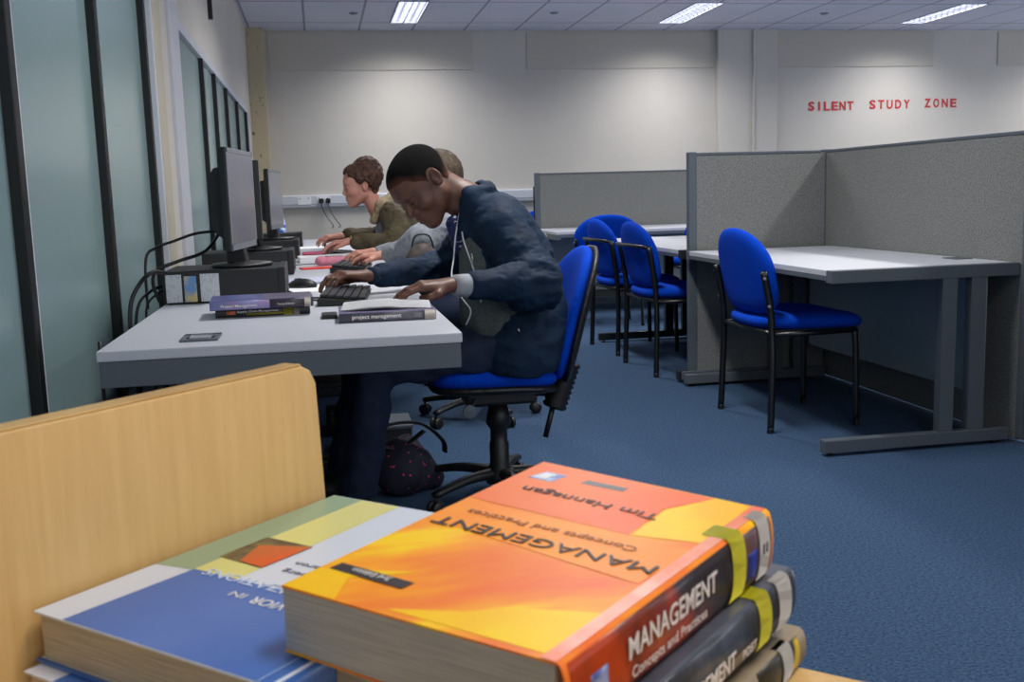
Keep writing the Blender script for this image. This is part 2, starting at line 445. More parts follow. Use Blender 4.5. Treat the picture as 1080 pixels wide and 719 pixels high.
# dado trunking along the back wall with sockets
t = thing('cable_trunking', 'white plastic dado trunking running along the back wall at desk height', 'trunking', (0, YB-.03, 1.0))
b = B(); prism(b, [(YB-.0, .975), (YB-.055, .975), (YB-.06, .99), (YB-.06, 1.10), (YB-.045, 1.115), (YB-.0, 1.115)], 0, -.495, 4.80); obj('trunking_body', b, M_trunk, t)
b = B(); box(b, (-.495, YB-.064, 1.005), (4.80, YB-.06, 1.012)); obj('trunking_groove', b, M_edge, t)
for x in (-.155, .06, 1.2, 3.0):
    b = B(); box(b, (x-.075, YB-.068, 1.005), (x+.075, YB-.06, 1.09), .004); s = obj('socket_plate', b, M_white, t)
    for dx in (-.055, .04):
        b = B(); box(b, (x+dx, YB-.071, 1.07), (x+dx+.015, YB-.068, 1.082), .001); obj('switch', b, M_edge, s)
for i, x in enumerate((.035, .112)):
    q = thing('mains_plug', ['black mains plug with lead, left one of the pair in the back wall trunking', 'black mains plug with lead, right one of the pair in the back wall trunking'][i], 'plug', (x, YB-.075, 1.04), 'plugs in the wall trunking')
    b = B(); box(b, (x-.027, YB-.105, 1.015), (x+.027, YB-.072, 1.07), .010, seg=3); obj('plug_body', b, M_blk, q)
    b = B(); tube(b, [(x, YB-.10, 1.02), (x+.01, YB-.12, .95), (x+.06, YB-.14, .85), (x+.12, YB-.2, .76), (x+.1, YB-.25, .74)], .005, 6, 5); obj('lead', b, M_blk, q, True)

# stuck-on red letters
lets = [('SILENT', 6.035, 6.90), ('STUDY', 6.87+.0, 0), ('ZONE', 7.6, 0)]
def letter_row(word, x0, x1, z0, z1):
    n = len(word); step = (x1-x0)/(n-1) if n > 1 else 0
    seen = {}
    for i, ch in enumerate(word):
        pos = ['first', 'second', 'third', 'fourth', 'fifth', 'sixth'][i]
        w = .085 if ch != 'I' else .028
        x = x0+step*i-w/2; z = z0+(z1-z0)*i/max(n-1, 1)
        o = text('wall_letter', ch, M_red, None, (x, YB-.004 if not (4.82 < x < 5.58) else YB-.1, z), (1, 0, 0), (0, 0, 1), .108, w, bold=.028, extrude=.012, lift=0)
        tag(o, 'red capital letter %s, %s letter of the word %s on the back wall' % (ch, pos, word), 'letter', 'red letters on the back wall')
letter_row('SILENT', 6.075, 6.60, 1.975, 1.975)
letter_row('STUDY', 6.90, 7.37, 1.985, 1.985)
letter_row('ZONE', 7.66, 8.02, 1.995, 1.99)

# ceiling luminaires (louvred troffers), each with a real area lamp in it
M_tube = emit('lamp_tube', (235, 240, 255), 6)
M_refl = emit('lamp_reflector', (226, 232, 255), 1.7)
M_louvre = mat('louvre_metal', (120, 124, 138), .5)
M_blade = mat('louvre_blade', (56, 60, 78), .5)
L_E = 80
FILL_E = 170  # strength of the fill lamps outside the added windows
def troffer():
    t = thing('ceiling_light', None, 'ceiling light')
    W, L = .30, 1.24
    b = B()
    for s in (-1, 1): box(b, (s*W/2-.008, -L/2, -.004), (s*W/2+.008, L/2, .07)); box(b, (-W/2, s*L/2-.008, -.004), (W/2, s*L/2+.008, .07))
    obj('housing_frame', b, M_louvre, t)
    b = B(); box(b, (-W/2, -L/2, .048), (W/2, L/2, .052)); obj('reflector', b, M_refl, t)
    b = B()
    for x in (-.07, .07): tube(b, [(x, -L/2+.03, .030), (x, L/2-.03, .030)], .012, 10)
    obj('lamp_tube', b, M_tube, t)
    b = B()
    for k in range(11):
        y = -L/2+(k+.5)*L/11; box(b, (-W/2, y-.003, .0), (W/2, y+.003, .020))
    box(b, (-.004, -L/2, 0), (.004, L/2, .020)); obj('louvre_blades', b, M_blade, t)
    return t
proto = troffer(); first = True
spots = []
names = ['in the far row nearest the left wall', 'in the far row, second from the left', 'in the far row, third from the left']
for iy, y in enumerate((10.93, 7.33, 3.73, .13)):
    for ix, x in enumerate((1.02, 4.06, 7.08, 10.1)):
        if iy == 0 and ix < 3:
            o = proto if first else copy_tree(proto); first = False
            o.location = (x, y, ZC)
            o['label'] = ['louvred strip light in the ceiling, leftmost of the three lit ones', 'louvred strip light in the ceiling, middle one, right of the leftmost', 'louvred strip light in the ceiling above the red lettering', 'louvred strip light in the ceiling beyond the right picture edge'][ix]
            o['group'] = 'ceiling strip lights'
        ld = bpy.data.lights.new('strip_lamp', 'AREA'); ld.shape = 'RECTANGLE'; ld.size = .26; ld.size_y = 1.18
        ld.energy = L_E*([1.0, 1.0, 1.0, .62][iy]); ld.spread = R(146); ld.color = (1.0, .985, .965)
        lo = bpy.data.objects.new('strip_lamp', ld); COL.objects.link(lo); lo.location = (x, y, ZC+.024)
def added_fill_lamp(loc, rot, sx, sy, e_):  # fill lamp added outside an invented window to brighten the room
    ld = bpy.data.lights.new('window_daylight', 'AREA'); ld.shape = 'RECTANGLE'; ld.size = sx; ld.size_y = sy; ld.energy = e_; ld.color = (.93, .96, 1.0)
    lo = bpy.data.objects.new('window_daylight', ld); COL.objects.link(lo); lo.location = loc; lo.rotation_euler = rot
added_fill_lamp((4.55, YN-.15, 1.78), (R(90), 0, 0), 8.4, 1.6, FILL_E)
added_fill_lamp((XR+.15, 5.75, 1.78), (0, R(90), 0), 1.6, 10.4, FILL_E)
# dome detectors / screw covers on the tiles
for i, (x, y) in enumerate(((.46, 10.95), (2.55, 10.9), (5.62, 10.9))):
    b = B(); lathe(b, [(.045, .0), (.045, -.008), (.03, -.016), (0.0, -.016)], (x, y, ZC), seg=20)
    tag(obj('sprinkler_cap', b, M_edge), 'small round grey cap in a ceiling tile, ' + ['left of the leftmost strip light', 'between the leftmost and middle strip lights', 'left of the strip light above the lettering'][i], 'ceiling fitting', 'ceiling caps')

# ================================================================== LEFT DESK ROW
DX0, DX1 = -.516, .325
def desk_left(y0, y1, label, legs=True):
    t = thing('computer_desk', label, 'desk', ((DX0+DX1)/2, (y0+y1)/2, 0), 'computer desks in a row')
    b = B(); box(b, (DX0, y0+.002, .705), (DX1, y1-.002, .73), .004); obj('desktop', b, M_desk, t)
    b = B(); box(b, (DX0+.004, y0+.006, .644), (DX1-.004, y0+.03, .705), .002); obj('end_rail', b, M_steel, t)
    b = B(); box(b, (DX0+.004, y1-.03, .644), (DX1-.004, y1-.006, .705), .002); obj('end_rail', b, M_steel, t)
    for y in (y0+.06, y1-.06):
        b = B(); box(b, (DX0+.06, y-.03, .0), (DX1-.07, y+.03, .045), .006); box(b, (DX0+.17, y-.025, .04), (DX0+.25, y+.025, .65), .005); box(b, (DX0+.30, y-.025, .04), (DX0+.38, y+.025, .65), .005)
        obj('cantilever_leg', b, M_steel_d, t)
    b = B(); box(b, (DX0+.14, y0+.09, .25), (DX0+.16, y1-.09, .64), .003); obj('modesty_panel', b, M_steel_d, t)
    return t
desk_left(2.436, 4.03, 'grey computer desk nearest the camera, on the left beside the frosted glass')
desk_left(4.034, 5.63, 'grey computer desk just behind the nearest one on the left')
desk_left(5.634, 7.23, 'grey computer desk where the olive parka woman sits')
desk_left(7.234, 8.83, 'grey computer desk farthest along the left glazed wall')
# grommet on near desk
g = thing('cable_port', 'small grey rectangular cable port flush in the nearest desk top', 'cable port', (-.30, 2.58, .73))
b = B(); box(b, (-.345, 2.525, .729), (-.255, 2.645, .7325), .006, seg=3); obj('port_frame', b, M_steel, g)
b = B(); box(b, (-.325, 2.55, .7325), (-.275, 2.62, .734), .004); obj('port_lid', b, M_edge, g)
b = B(); box(b, (-.332, 2.572, .7325), (-.327, 2.598, .735), .001); box(b, (-.273, 2.572, .7325), (-.268, 2.598, .735), .001); obj('port_slot', b, M_blk, g)

# computers: case, monitor are two things
def pc_case(x0, y0):
    t = thing('computer_case', None, 'computer', (0, 0, 0))
    W, D, Hh = .39, .34, .108
    b = B(); box(b, (0, 0, .006), (W, D, Hh), .006); obj('chassis', b, M_case, t)
    b = B(); box(b, (W-.022, -.002, .004), (W+.003, D+.002, Hh+.002), .004); obj('front_bezel', b, M_blk, t)
    b = B()
    for k in range(12): box(b, (W*.2+k*.012, .002, Hh), (W*.2+k*.012+.005, .06, Hh+.0012))
    obj('vent_slots', b, M_blk2, t)
    b = B()
    for xx in (.03, W-.04):
        for yy in (.03, D-.04): lathe(b, [(.012, 0), (.012, .008)], (xx, yy, 0), seg=12)
    obj('rubber_feet', b, M_blk, t)
    b = B(); box(b, (W+.003, D*.3, .02), (W+.006, D*.3+.13, .034), .001); obj('disc_drive', b, M_steel_d, t)
    return t
M_lab = mat('asset_label', (206, 210, 214), .6, rgb2=(176, 180, 188), vscale=60, stretch=(3, 1, 1), lo=.5, hi=.7)
M_labb = mat('asset_label_blue', (110, 150, 200), .6, rgb2=(210, 190, 130), vscale=14, lo=.45, hi=.6)
def monitor():
    """origin on its stand's base centre; the screen faces +x"""
    t = thing('computer_monitor', None, 'monitor', (0, 0, 0))
    b = B(); lathe(b, [(.0, 0), (.118, 0), (.122, .004), (.118, .010), (.05, .016), (.0, .016)], (0, 0, 0), seg=40)
    for v in b.verts: v.co.x *= .85; v.co.y *= 1.0
    obj('stand_base', b, M_blk, t, True)
    b = B(); prism(b, [(-.045, .01), (.02, .01), (.0, .14), (-.022, .16), (-.045, .12)], 1, -.032, .032, .004); obj('stand_neck', b, M_blk, t)
    # panel .31 high, .44 wide
    z0 = .060; b = B(); box(b, (-.012, -.222, z0), (.014, .222, z0+.335), .006); obj('panel_frame', b, M_blk, t)
    b = B(); prism(b, [(-.012, z0+.03), (-.05, z0+.06), (-.062, z0+.10), (-.062, z0+.24), (-.04, z0+.27), (-.012, z0+.275)], 1, -.17, .17, .006); obj('back_housing', b, M_case, t)
    b = B(); box(b, (.0141, -.205, z0+.022), (.0152, .205, z0+.318)); obj('screen', b, M_screen, t)
    b = B(); 
    box(b, (.0135, -.221, z0+.319), (.0155, .221, z0+.334)); box(b, (.0135, -.221, z0+.001), (.0155, .221, z0+.021)); box(b, (.0135, .206, z0), (.0155, .2215, z0+.334)); box(b, (.0135, -.2215, z0), (.0155, -.206, z0+.334)); obj('bezel', b, M_bezel, t)
    b = B(); box(b, (-.075, -.02, z0+.07), (-.045, .02, z0+.10), .004); obj('video_plug', b, mat('vga_blue', (20, 50, 130), .5), t)
    return t
pc = pc_case(0, 0); mon = monitor()
PCY = (3.495, 4.66, 5.90, 7.12)
pcl = ['black desktop computer case nearest the camera, with white stickers on its side', 'black desktop computer case under the second monitor from the camera', 'black desktop computer case under the third monitor, by the white papers', 'black flat computer case farthest along the desks, by the water bottle']
mol = ['black monitor nearest the camera, standing on the stickered computer case', 'black monitor second from the camera, seen edge-on between two others', 'black monitor farthest away, just left of the back wall sockets']
for i, y in enumerate(PCY):
    o = pc if i == 0 else copy_tree(pc); o.location = (-.515, y, .73); o['label'] = pcl[i]; o['group'] = 'desktop computer cases'
    if i < 3:
        o = mon if i == 0 else copy_tree(mon); o.location = ([-.27, -.275, -.25][i], y+.17, .84); o.rotation_euler.z = R([-7, 4, -7][i]); o['label'] = mol[i]; o['group'] = 'monitors along the left desks'
for (x0, x1, mm, z0, z1, nm) in ((-.505, -.455, M_lab, .737, .828, 'sticker'), (-.447, -.408, M_labb, .737, .822, 'sticker'), (-.396, -.336, M_lab, .737, .828, 'sticker')):
    b = B(); box(b, (x0, 3.4935, z0), (x1, 3.4950, z1), 0)
    me = obj(nm, b, mm); me.data.transform(Matrix.Translation((.515, -3.495, -.73))); me.parent = pc
# keyboards
def keyboard():
    t = thing('keyboard', None, 'keyboard', (0, 0, 0))
    b = B(); prism(b, [(-.075, 0), (.07, 0), (.075, .012), (-.07, .026), (-.078, .02)], 1, -.22, .22, .003); obj('keyboard_body', b, M_blk, t)
    b = B()
    for r_ in range(6):
        x = .060-r_*.0235; z = .0155+r_*.0024
        y = -.21
        while y < .205:
            w = .018 if not (r_ == 0 and -.09 < y < .0) else .11
            box(b, (x-.0108, y, z), (x+.0108, min(y+w, .21), z+.009), .0015, seg=1); y += w+.0025
            if abs(y-.075) < .012: y += .012
    obj('keys', b, mat('key_grey', (38, 40, 44), .5), t)
    return t
kb = keyboard(); o = kb
kb.location = (.075, 3.42, .731); kb.rotation_euler.z = R(-5); kb['label'] = "black keyboard under the seated man's far hand"; kb['group'] = 'keyboards'
o = copy_tree(kb); o.location = (.14, 4.86, .731); o.rotation_euler.z = R(-8); o['label'] = "black keyboard under the hands of the grey-sleeved person"
o = copy_tree(kb); o.location = (.12, 6.02, .731); o.rotation_euler.z = R(4); o['label'] = 'dark keyboard in front of the olive parka woman'
# mice
def mouse(loc, lab, rz):
    s = SDF((-.08, -.05, -.02), (.08, .05, .06), .003); s.ell((0, 0, .008), (.056, .031, .028)); s.keep(lambda X, Y, Z: -Z+0*X+0*Y)
    P, F = s.mesh(); t = thing('computer_mouse', lab, 'mouse', (0, 0, 0), 'mice'); sdf_obj('mouse_shell', [(P, F, 0)], M_blk, t)
    b = B(); tube(b, [(.006, 0, .034), (.03, 0, .032)], .004, 8); obj('scroll_wheel', b, M_steel, t)
    b = B(); tube(b, [(.05, 0, .012), (.10, .01, .006), (.16, -.03, .004), (.24, .0, .004)], .0022, 6, 5); obj('mouse_cord', b, M_blk, t, True)
    t.location = loc; t.rotation_euler.z = R(rz); return t
mouse((-.075, 3.93, .731), 'black mouse beside the corner of the nearest computer case', 160)
mouse((.11, 5.28, .731), "dark mouse just beyond the grey-sleeved person's keyboard", 175)

# cables behind the computers
def cable(pts, lab, r=.0045, m=None, n=6, name='cable'):
    b = B(); tube(b, pts, r, 7, n); o = obj(name, b, m or M_blk, None, True); return tag(o, lab, 'cable', 'computer cables')
cable([(-.50, 3.49, .835), (-.53, 3.40, .845), (-.57, 3.40, .81), (-.60, 3.38, .74), (-.60, 3.36, .60), (-.59, 3.4, .3)], 'thick black cable curving down behind the stickered computer case', .007)
cable([(-.33, 3.70, .975), (-.38, 3.60, .90), (-.46, 3.52, .872), (-.53, 3.50, .845), (-.545, 3.50, .80), (-.53, 3.51, .74)], 'black monitor lead looping over the top of the nearest computer case', .006)
cable([(-.33, 3.72, .96), (-.42, 3.70, .955), (-.50, 3.72, .93), (-.56, 3.75, .91), (-.60, 3.74, .87), (-.60, 3.7, .7)], 'thin black cable running from the nearest monitor towards the glass', .005)
cable([(-.515, 3.62, .79), (-.56, 3.55, .775), (-.60, 3.5, .72), (-.61, 3.48, .55), (-.60, 3.5, .3)], 'blue-tipped lead dropping behind the nearest desk', .005)
cable([(-.515, 3.66, .77), (-.55, 3.62, .76), (-.59, 3.6, .70), (-.57, 3.55, .50), (-.60, 3.5, .25)], 'black power lead dropping beside the glass', .004)
cable([(-.30, 4.82, .93), (-.36, 4.80, .99), (-.31, 4.78, 1.02), (-.26, 4.79, .96), (-.33, 4.80, .90), (-.30, 4.8, .87)], 'tangled black leads bunched behind the second monitor', .008)
cable([(-.31, 4.83, .95), (-.27, 4.78, 1.0), (-.35, 4.77, .96), (-.29, 4.79, .90), (-.27, 4.8, .86)], 'coiled black lead hanging at the second monitor neck', .007)
cable([(-.12, 3.60, .75), (-.05, 3.42, .735), (.0, 3.38, .735), (.03, 3.36, .74)], 'thin keyboard lead lying on the nearest desk', .003)
cable([(-.13, 3.66, .75), (-.06, 3.50, .735), (.02, 3.46, .735)], 'second thin lead lying on the nearest desk beside the keyboard', .003)
for i, (x, y) in enumerate(((-.50, 3.3), (-.53, 2.7), (-.45, 3.0), (-.42, 3.1))):
    cable([(x, y, .69), (x-.02, y+.05, .55), (x+.03+.02*i, y, .40), (x+.07, y-.05, .55), (x+.10, y, .69)] if i > 1 else [(x-.03, y, .72), (x-.03, y, .4), (x-.02, y+.05, .1), (x, y+.1, .01)],
          ['black cable hanging straight below the left desk edge', 'thin black cable hanging at the near left corner of the desk', 'looped black cable under the nearest desk top', 'second looped cable under the nearest desk top, to the right'][i], .005)

# ------------------------------------------------------------------ books
def rigid(o, ang, tilt=0.0, zrise=None):
    """local (x: fore edge to spine, y: tail to head as seen, z up) -> world"""
    ca, sa = math.cos(ang), math.sin(ang)
    def f(x, y, z): return (o[0]+x*ca-y*sa, o[1]+x*sa+y*ca, o[2]+z+y*tilt)
    return f
def mapped(name, boxes, m, parent, f, bev=.0):
    b = B()
    for lo, hi in boxes: box(b, lo, hi, bev)
    for v in b.verts: v.co = Vector(f(*v.co))
    return obj(name, b, m, parent)
def patch(name, pts, z, m, parent, f, nx=1):
    b = B(); vs = [b.verts.new(f(p[0], p[1], z)) for p in pts]; vt = [b.verts.new(f(p[0], p[1], z+.00008)) for p in pts]
    n = len(pts); b.faces.new(vt); b.faces.new(vs[::-1])
    for i in range(n): b.faces.new((vs[i], vs[(i+1) % n], vt[(i+1) % n], vt[i]))
    bmesh.ops.recalc_face_normals(b, faces=b.faces[:])
    return obj(name, b, m, parent)
def sub_cover(W, H, T, f, m, parent, ct=.0012, ov=.003, spine_bulge=.004, n=6):
    """cover as one wrapped sheet: back board, rounded spine, front board"""
    prof = [(-ov, T), (W*.5, T), (W-.004, T)]
    for k in range(n+1):
        a = PI/2-PI*k/n; prof.append((W+spine_bulge*math.cos(a)*1.0, T/2+(T/2)*math.sin(a)))
    prof += [(W-.004, 0), (W*.5, 0), (-ov, 0)]
    b = B(); rings = []
    inner = [(-ov, T-ct), (W*.5, T-ct), (W-.004, T-ct)]
    for k in range(n+1):
        a = PI/2-PI*k/n; inner.append((W+(spine_bulge-ct)*math.cos(a), T/2+(T/2-ct)*math.sin(a)))
    inner += [(W-.004, ct), (W*.5, ct), (-ov, ct)]
    ys = [-ov, H*.25, H*.5, H*.75, H+ov]
    R_ = []
    for y in ys: R_.append(([b.verts.new(f(p[0], y, p[1])) for p in prof], [b.verts.new(f(p[0], y, p[1])) for p in inner]))
    N = len(prof)
    for (o0, i0), (o1, i1) in zip(R_, R_[1:]):
        for k in range(N-1):
            b.faces.new((o0[k], o0[k+1], o1[k+1], o1[k])); b.faces.new((i0[k], i1[k], i1[k+1], i0[k+1]))
        for k in (0, N-1): b.faces.new((o0[k], o1[k], i1[k], i0[k]))
    for (o0, i0) in (R_[0], R_[-1]):
        for k in range(N-1): b.faces.new((o0[k], i0[k], i0[k+1], o0[k+1]))
    bmesh.ops.recalc_face_normals(b, faces=b.faces[:])
    return sharp(obj('cover', b, m, parent), 40)

# --- orange management textbook (its lifted far cover corner makes it slightly warped)
qa, qb, qc, qd = [np.array(v) for v in ((-.032, .575, .8405), (.157, .739, .856), (.275, .603, .850), (.098, .441, .8405))]
OW, OH, OT = .187, .246, .040
def fo(x, y, z):
    u, v = x/OW, y/OH
    P = (1-u)*(1-v)*qa+u*(1-v)*qd+u*v*qc+(1-u)*v*qb
    Pb = (1-u)*(1-v)*(qa-(0, 0, .040))+u*(1-v)*(qd-(0, 0, .040))+u*v*(qc-(0, 0, .041))+(1-u)*v*(qb-(0, 0, .046))
    t = z/OT
    P = P*t+Pb*(1-t)
    return (float(P[0]), float(P[1]), float(P[2]))
def orange_cover():
    m = bpy.data.materials.new('orange_cover'); m.use_nodes = True; nt = m.node_tree; b_ = bsdf(m)
    b_.inputs['Roughness'].default_value = .42; b_.inputs['Specular IOR Level'].default_value = .25
    tc = nt.nodes.new('ShaderNodeTexCoord'); mp = nt.nodes.new('ShaderNodeMapping'); mp.inputs['Rotation'].default_value = (0, 0, R(-62)); mp.inputs['Scale'].default_value = (1, 3.2, 1)
    nt.links.new(tc.outputs['Object'], mp.inputs['Vector'])
    n = nt.nodes.new('ShaderNodeTexNoise'); n.inputs['Scale'].default_value = 7.5; n.inputs['Detail'].default_value = 3; nt.links.new(mp.outputs['Vector'], n.inputs['Vector'])
    r = nt.nodes.new('ShaderNodeValToRGB'); e = r.color_ramp.elements
    e[0].position = .30; e[0].color = (*s2l((244, 108, 48)), 1); e[1].position = .66; e[1].color = (*s2l((255, 205, 0)), 1)
    k = e.new(.42); k.color = (*s2l((246, 130, 40)), 1); k = e.new(.56); k.color = (*s2l((252, 160, 26)), 1)
    nt.links.new(n.outputs['Fac'], r.inputs['Fac']); nt.links.new(r.outputs['Color'], b_.inputs['Base Color'])
    return m
M_or = orange_cover()
M_or_red = mat('cover_red_orange', (246, 104, 54), .42, spec=.25, rgb2=(244, 122, 60), vscale=12)
M_or_yel = mat('cover_yellow', (255, 208, 10), .42, spec=.25, rgb2=(252, 186, 20), vscale=15)
M_or_deep = mat('cover_orange', (252, 158, 34), .42, spec=.25, rgb2=(250, 140, 40), vscale=12)
M_pink = mat('worn_spine_edge', (238, 150, 118), .35, rgb2=(240, 108, 60), vscale=30)
M_spine = mat('spine_dark_orange', (216, 78, 34), .3, rgb2=(48, 38, 40), vscale=11, stretch=(1, 1, .5), lo=.45, hi=.58)
M_tapey = mat('yellow_tape', (222, 210, 30), .4, var=.08, vscale=40)
M_tapew = mat('white_label', (208, 200, 190), .5, var=.06, vscale=40)
M_ink = mat('ink_dark', (46, 36, 40), .5)
M_inkn = mat('ink_navy', (44, 52, 96), .5)
M_inkw = mat('ink_white', (232, 226, 222), .5)
M_lb = mat('logo_blue', (40, 70, 160), .4, rgb2=(190, 205, 235), vscale=60)
t = thing('textbook', 'thick orange and yellow management textbook on top of the right-hand stack', 'book', fo(OW/2, OH/2, 0), 'textbooks on the trolley shelf')
orange = t
mapped('page_block', [((.0, .0, .0013), (OW-.002, OH, OT-.0013))], M_pages_g, t, fo)
cov = sub_cover(OW, OH, OT, fo, M_or, t, ov=.0005, spine_bulge=.005, n=8)
z = OT+.0001
def op(u, v): return (u*OW, v*OH)
patch('cover_artwork', [op(0, .655), op(.71, .645), op(.69, .85), op(.80, .998), op(.0, .998)], z, M_or_red, t, fo)['label'] = 'red-orange author panel'
patch('cover_artwork', [op(.72, .648), op(.99, .70), op(.93, .998), op(.80, .998), op(.70, .85)], z, M_or_yel, t, fo)['label'] = 'bright yellow corner patch'
patch('cover_artwork', [op(.0, .48), op(.93, .40), op(.97, .64), op(0, .65)], z, M_or_deep, t, fo)['label'] = 'plain orange title panel'
patch('cover_artwork', [op(.0, .0), op(.22, .0), op(.14, .10), op(.30, .20), op(0, .11)], z, M_or_yel, t, fo)
patch('cover_artwork', [op(.40, .02), op(.98, .02), op(.97, .24), op(.72, .16), op(.60, .09)], z, M_or_yel, t, fo)
mapped('worn_edge', [((OW-.010, .0, OT+.0002), (OW-.001, OH, OT+.0005))], M_pink, t, fo)
patch('edition_box', [op(.035, .118), op(.345, .112), op(.35, .150), op(.04, .155)], z+.0003, M_ink, t, fo)
def otext(body, u0, u1, v, size, m, bold=0):
    # upside down for the viewer: reads along -x, letters point along -y
    return text('title_lettering', body, m, t, (u0*OW, v*OH, OT+.0008), (-1, 0, 0), (0, -1, 0), size, (u0-u1)*OW, bold, mapper=fo, extrude=.01)
otext('3rd Edition', .27, .11, .145, .0050, M_inkw, .0)
otext('MANAGEMENT', .93, .045, .505, .0125, M_ink, 0)
otext('Concepts and Practices', .80, .095, .58, .0075, mat('ink_brown', (150, 84, 40), .5))
otext('Tim Hannagan', .72, .12, .80, .0098, M_ink)
patch('publisher_logo', [op(.06, .865), op(.17, .865), op(.19, .93), op(.09, .93)], z+.0003, M_lb, t, fo)['label'] = 'small blue and white logo'
patch('publisher_logo', [op(.085, .872), op(.135, .872), op(.15, .918), op(.10, .918)], z+.0006, M_white, t, fo)
patch('imprint_bar', [op(.28, .900), op(.47, .905), op(.47, .935), op(.29, .93)], z+.0003, M_steel_d, t, fo)
# spine details: face at x = OW + bulge
SX = OW+.0053
def fs(x, y, z): return fo(x, y, z)
def spine_patch(name, y0, y1, z0, z1, m, parent, f, sx, W, T, bulge=.005, lift=.0004, n=8):
    """sheet following the rounded spine"""
    b = B(); rows = []
    for k in range(n+1):
        zz = z0+(z1-z0)*k/n; c = max(-1, min(1, (zz-T/2)/(T/2))); x = W+bulge*math.sqrt(max(0, 1-c*c))+lift
        rows.append([b.verts.new(f(x, y, zz)) for y in (y0, y1)]+[b.verts.new(f(x-lift*.5, y, zz)) for y in (y1, y0)])
    for a, c in zip(rows, rows[1:]):
        for i in range(4): b.faces.new((a[i], a[(i+1) % 4], c[(i+1) % 4], c[i]))
    b.faces.new(rows[0]); b.faces.new(rows[-1][::-1]); bmesh.ops.recalc_face_normals(b, faces=b.faces[:])
    return obj(name, b, m, parent, True)
spine_patch('spine_panel', .004, OH*.80, .0005, OT-.0015, M_spine, t, fo, SX, OW, OT)
spine_patch('spine_panel', OH*.80, OH-.003, .0005, OT-.003, mat('spine_dark', (62, 60, 74), .35, rgb2=(150, 104, 96), vscale=20), t, fo, SX, OW, OT)
spine_patch('spine_logo', .02, .036, .006, .026, M_lb, t, fo, SX, OW, OT, lift=.0007)
spine_patch('spine_logo', .205, .220, .006, .024, mat('logo_deep_blue', (44, 60, 150), .4), t, fo, SX, OW, OT, lift=.0007)
def tape(y0, y1, m, parent, f, W, T, top=.016, name='tape_band', full=True):
    b = B(); prof = [(W-top, T+.0006)]
    for k in range(9):
        a = PI/2-PI*k/8*(1 if full else .8); prof.append((W+.0056*math.cos(a)+.0008, T/2+(T/2+.0006)*math.sin(a)))
    rows = [[b.verts.new(f(p[0], y, p[1])) for y in (y0, y1)] for p in prof]
    for a, c in zip(rows, rows[1:]): b.faces.new((a[0], a[1], c[1], c[0]))
    bmesh.ops.solidify(b, geom=b.faces[:], thickness=.0003)
    return obj(name, b, m, parent, True)
tape(.182, .201, M_tapey, t, fo, OW, OT)['label'] = 'yellow library tape'
tape(.222, .238, M_tapew, t, fo, OW, OT, .006, 'shelf_label')['label'] = 'white shelf-mark label'
def stext(body, y0, y1, z0, size, m, f, W, bold=0, parent=None, nm='spine_lettering'):
    # reads along +y, up = +z, on the spine face (looking along -x)
    return text(nm, body, m, parent, (W+.0066, y0, z0), (0, 1, 0), (0, 0, 1), size, y1-y0, bold, mapper=f, extrude=.01)
stext('MANAGEMENT', .055, .158, .0195, .0125, M_inkw, fo, OW, .012, t)
stext('Concepts and Practices', .058, .145, .0085, .0062, M_inkw, fo, OW, 0, t)
text('shelf_mark', '11', M_ink, t, (OW+.0068, .227, .018), (0, 1, 0), (0, 0, 1), .007, .006, mapper=fo)

# --- dark management book below, then the yellow and black one
BA = math.atan2(.162, .177)-PI/2           # local +y points along the orange spine
M_dark = mat('dark_cover', (42, 42, 48), .3, rgb2=(84, 86, 96), vscale=12, coat=.3)
def stack_book(far_corner, top, T, W, H, ang, tilt, label, mc, mp_, bulge=.005):
    """far_corner = xy of the far end of the spine"""
    ca, sa = math.cos(ang), math.sin(ang)
    ox = far_corner[0]-W*ca+H*sa; oy = far_corner[1]-W*sa-H*ca
    f = rigid((ox, oy, top-T-tilt*H), ang, tilt)
    t = thing('textbook', label, 'book', f(W/2, H/2, 0), 'textbooks on the trolley shelf')
    mapped('page_block', [((.0, .0, .0013), (W-.002, H, T-.0013))], mp_, t, f)
    sub_cover(W, H, T, f, mc, t, ov=.001, spine_bulge=bulge)
    return t, f
W2, H2, T2 = .172, .246, .034
t, f2 = stack_book((.293, .607), .8075, T2, W2, H2, BA, .036, 'black-spined management textbook directly under the orange one', M_dark, M_pages)
spine_patch('spine_panel', .002, H2-.002, .012, T2-.001, mat('spine_grey_sheen', (92, 96, 108), .25, rgb2=(52, 54, 60), vscale=25), t, f2, 0, W2, T2)['label'] = 'greyish upper half of the spine'  # upper spine band mottled in two greys
tape(.186, .204, M_tapey, t, f2, W2, T2)['label'] = 'yellow library tape'
tape(.216, .236, M_tapew, t, f2, W2, T2, .003, 'shelf_label')['label'] = 'white shelf-mark label'
stext('MANAGEMENT', .065, .150, .008, .011, M_inkw, f2, W2, .01, t)
stext('POST', .160, .180, .008, .006, M_inkw, f2, W2, 0, t)
W3, H3, T3 = .176, .248, .026
t, f3 = stack_book((.303, .612), .7625, T3, W3, H3, BA+R(1), 0, 'worn textbook with yellow letters, bottom of the right-hand stack', mat('tan_cover', (84, 80, 74), .4, rgb2=(150, 132, 104), vscale=10), M_pages)
spine_patch('spine_panel', .17, .236, .001, T3-.001, mat('spine_yellow_marks', (226, 190, 30), .35, rgb2=(60, 58, 52), vscale=26, lo=.48, hi=.54), t, f3, 0, W3, T3)['label'] = 'yellow and black spine artwork'
tape(.206, .222, M_tapew, t, f3, W3, T3, .003, 'shelf_label')

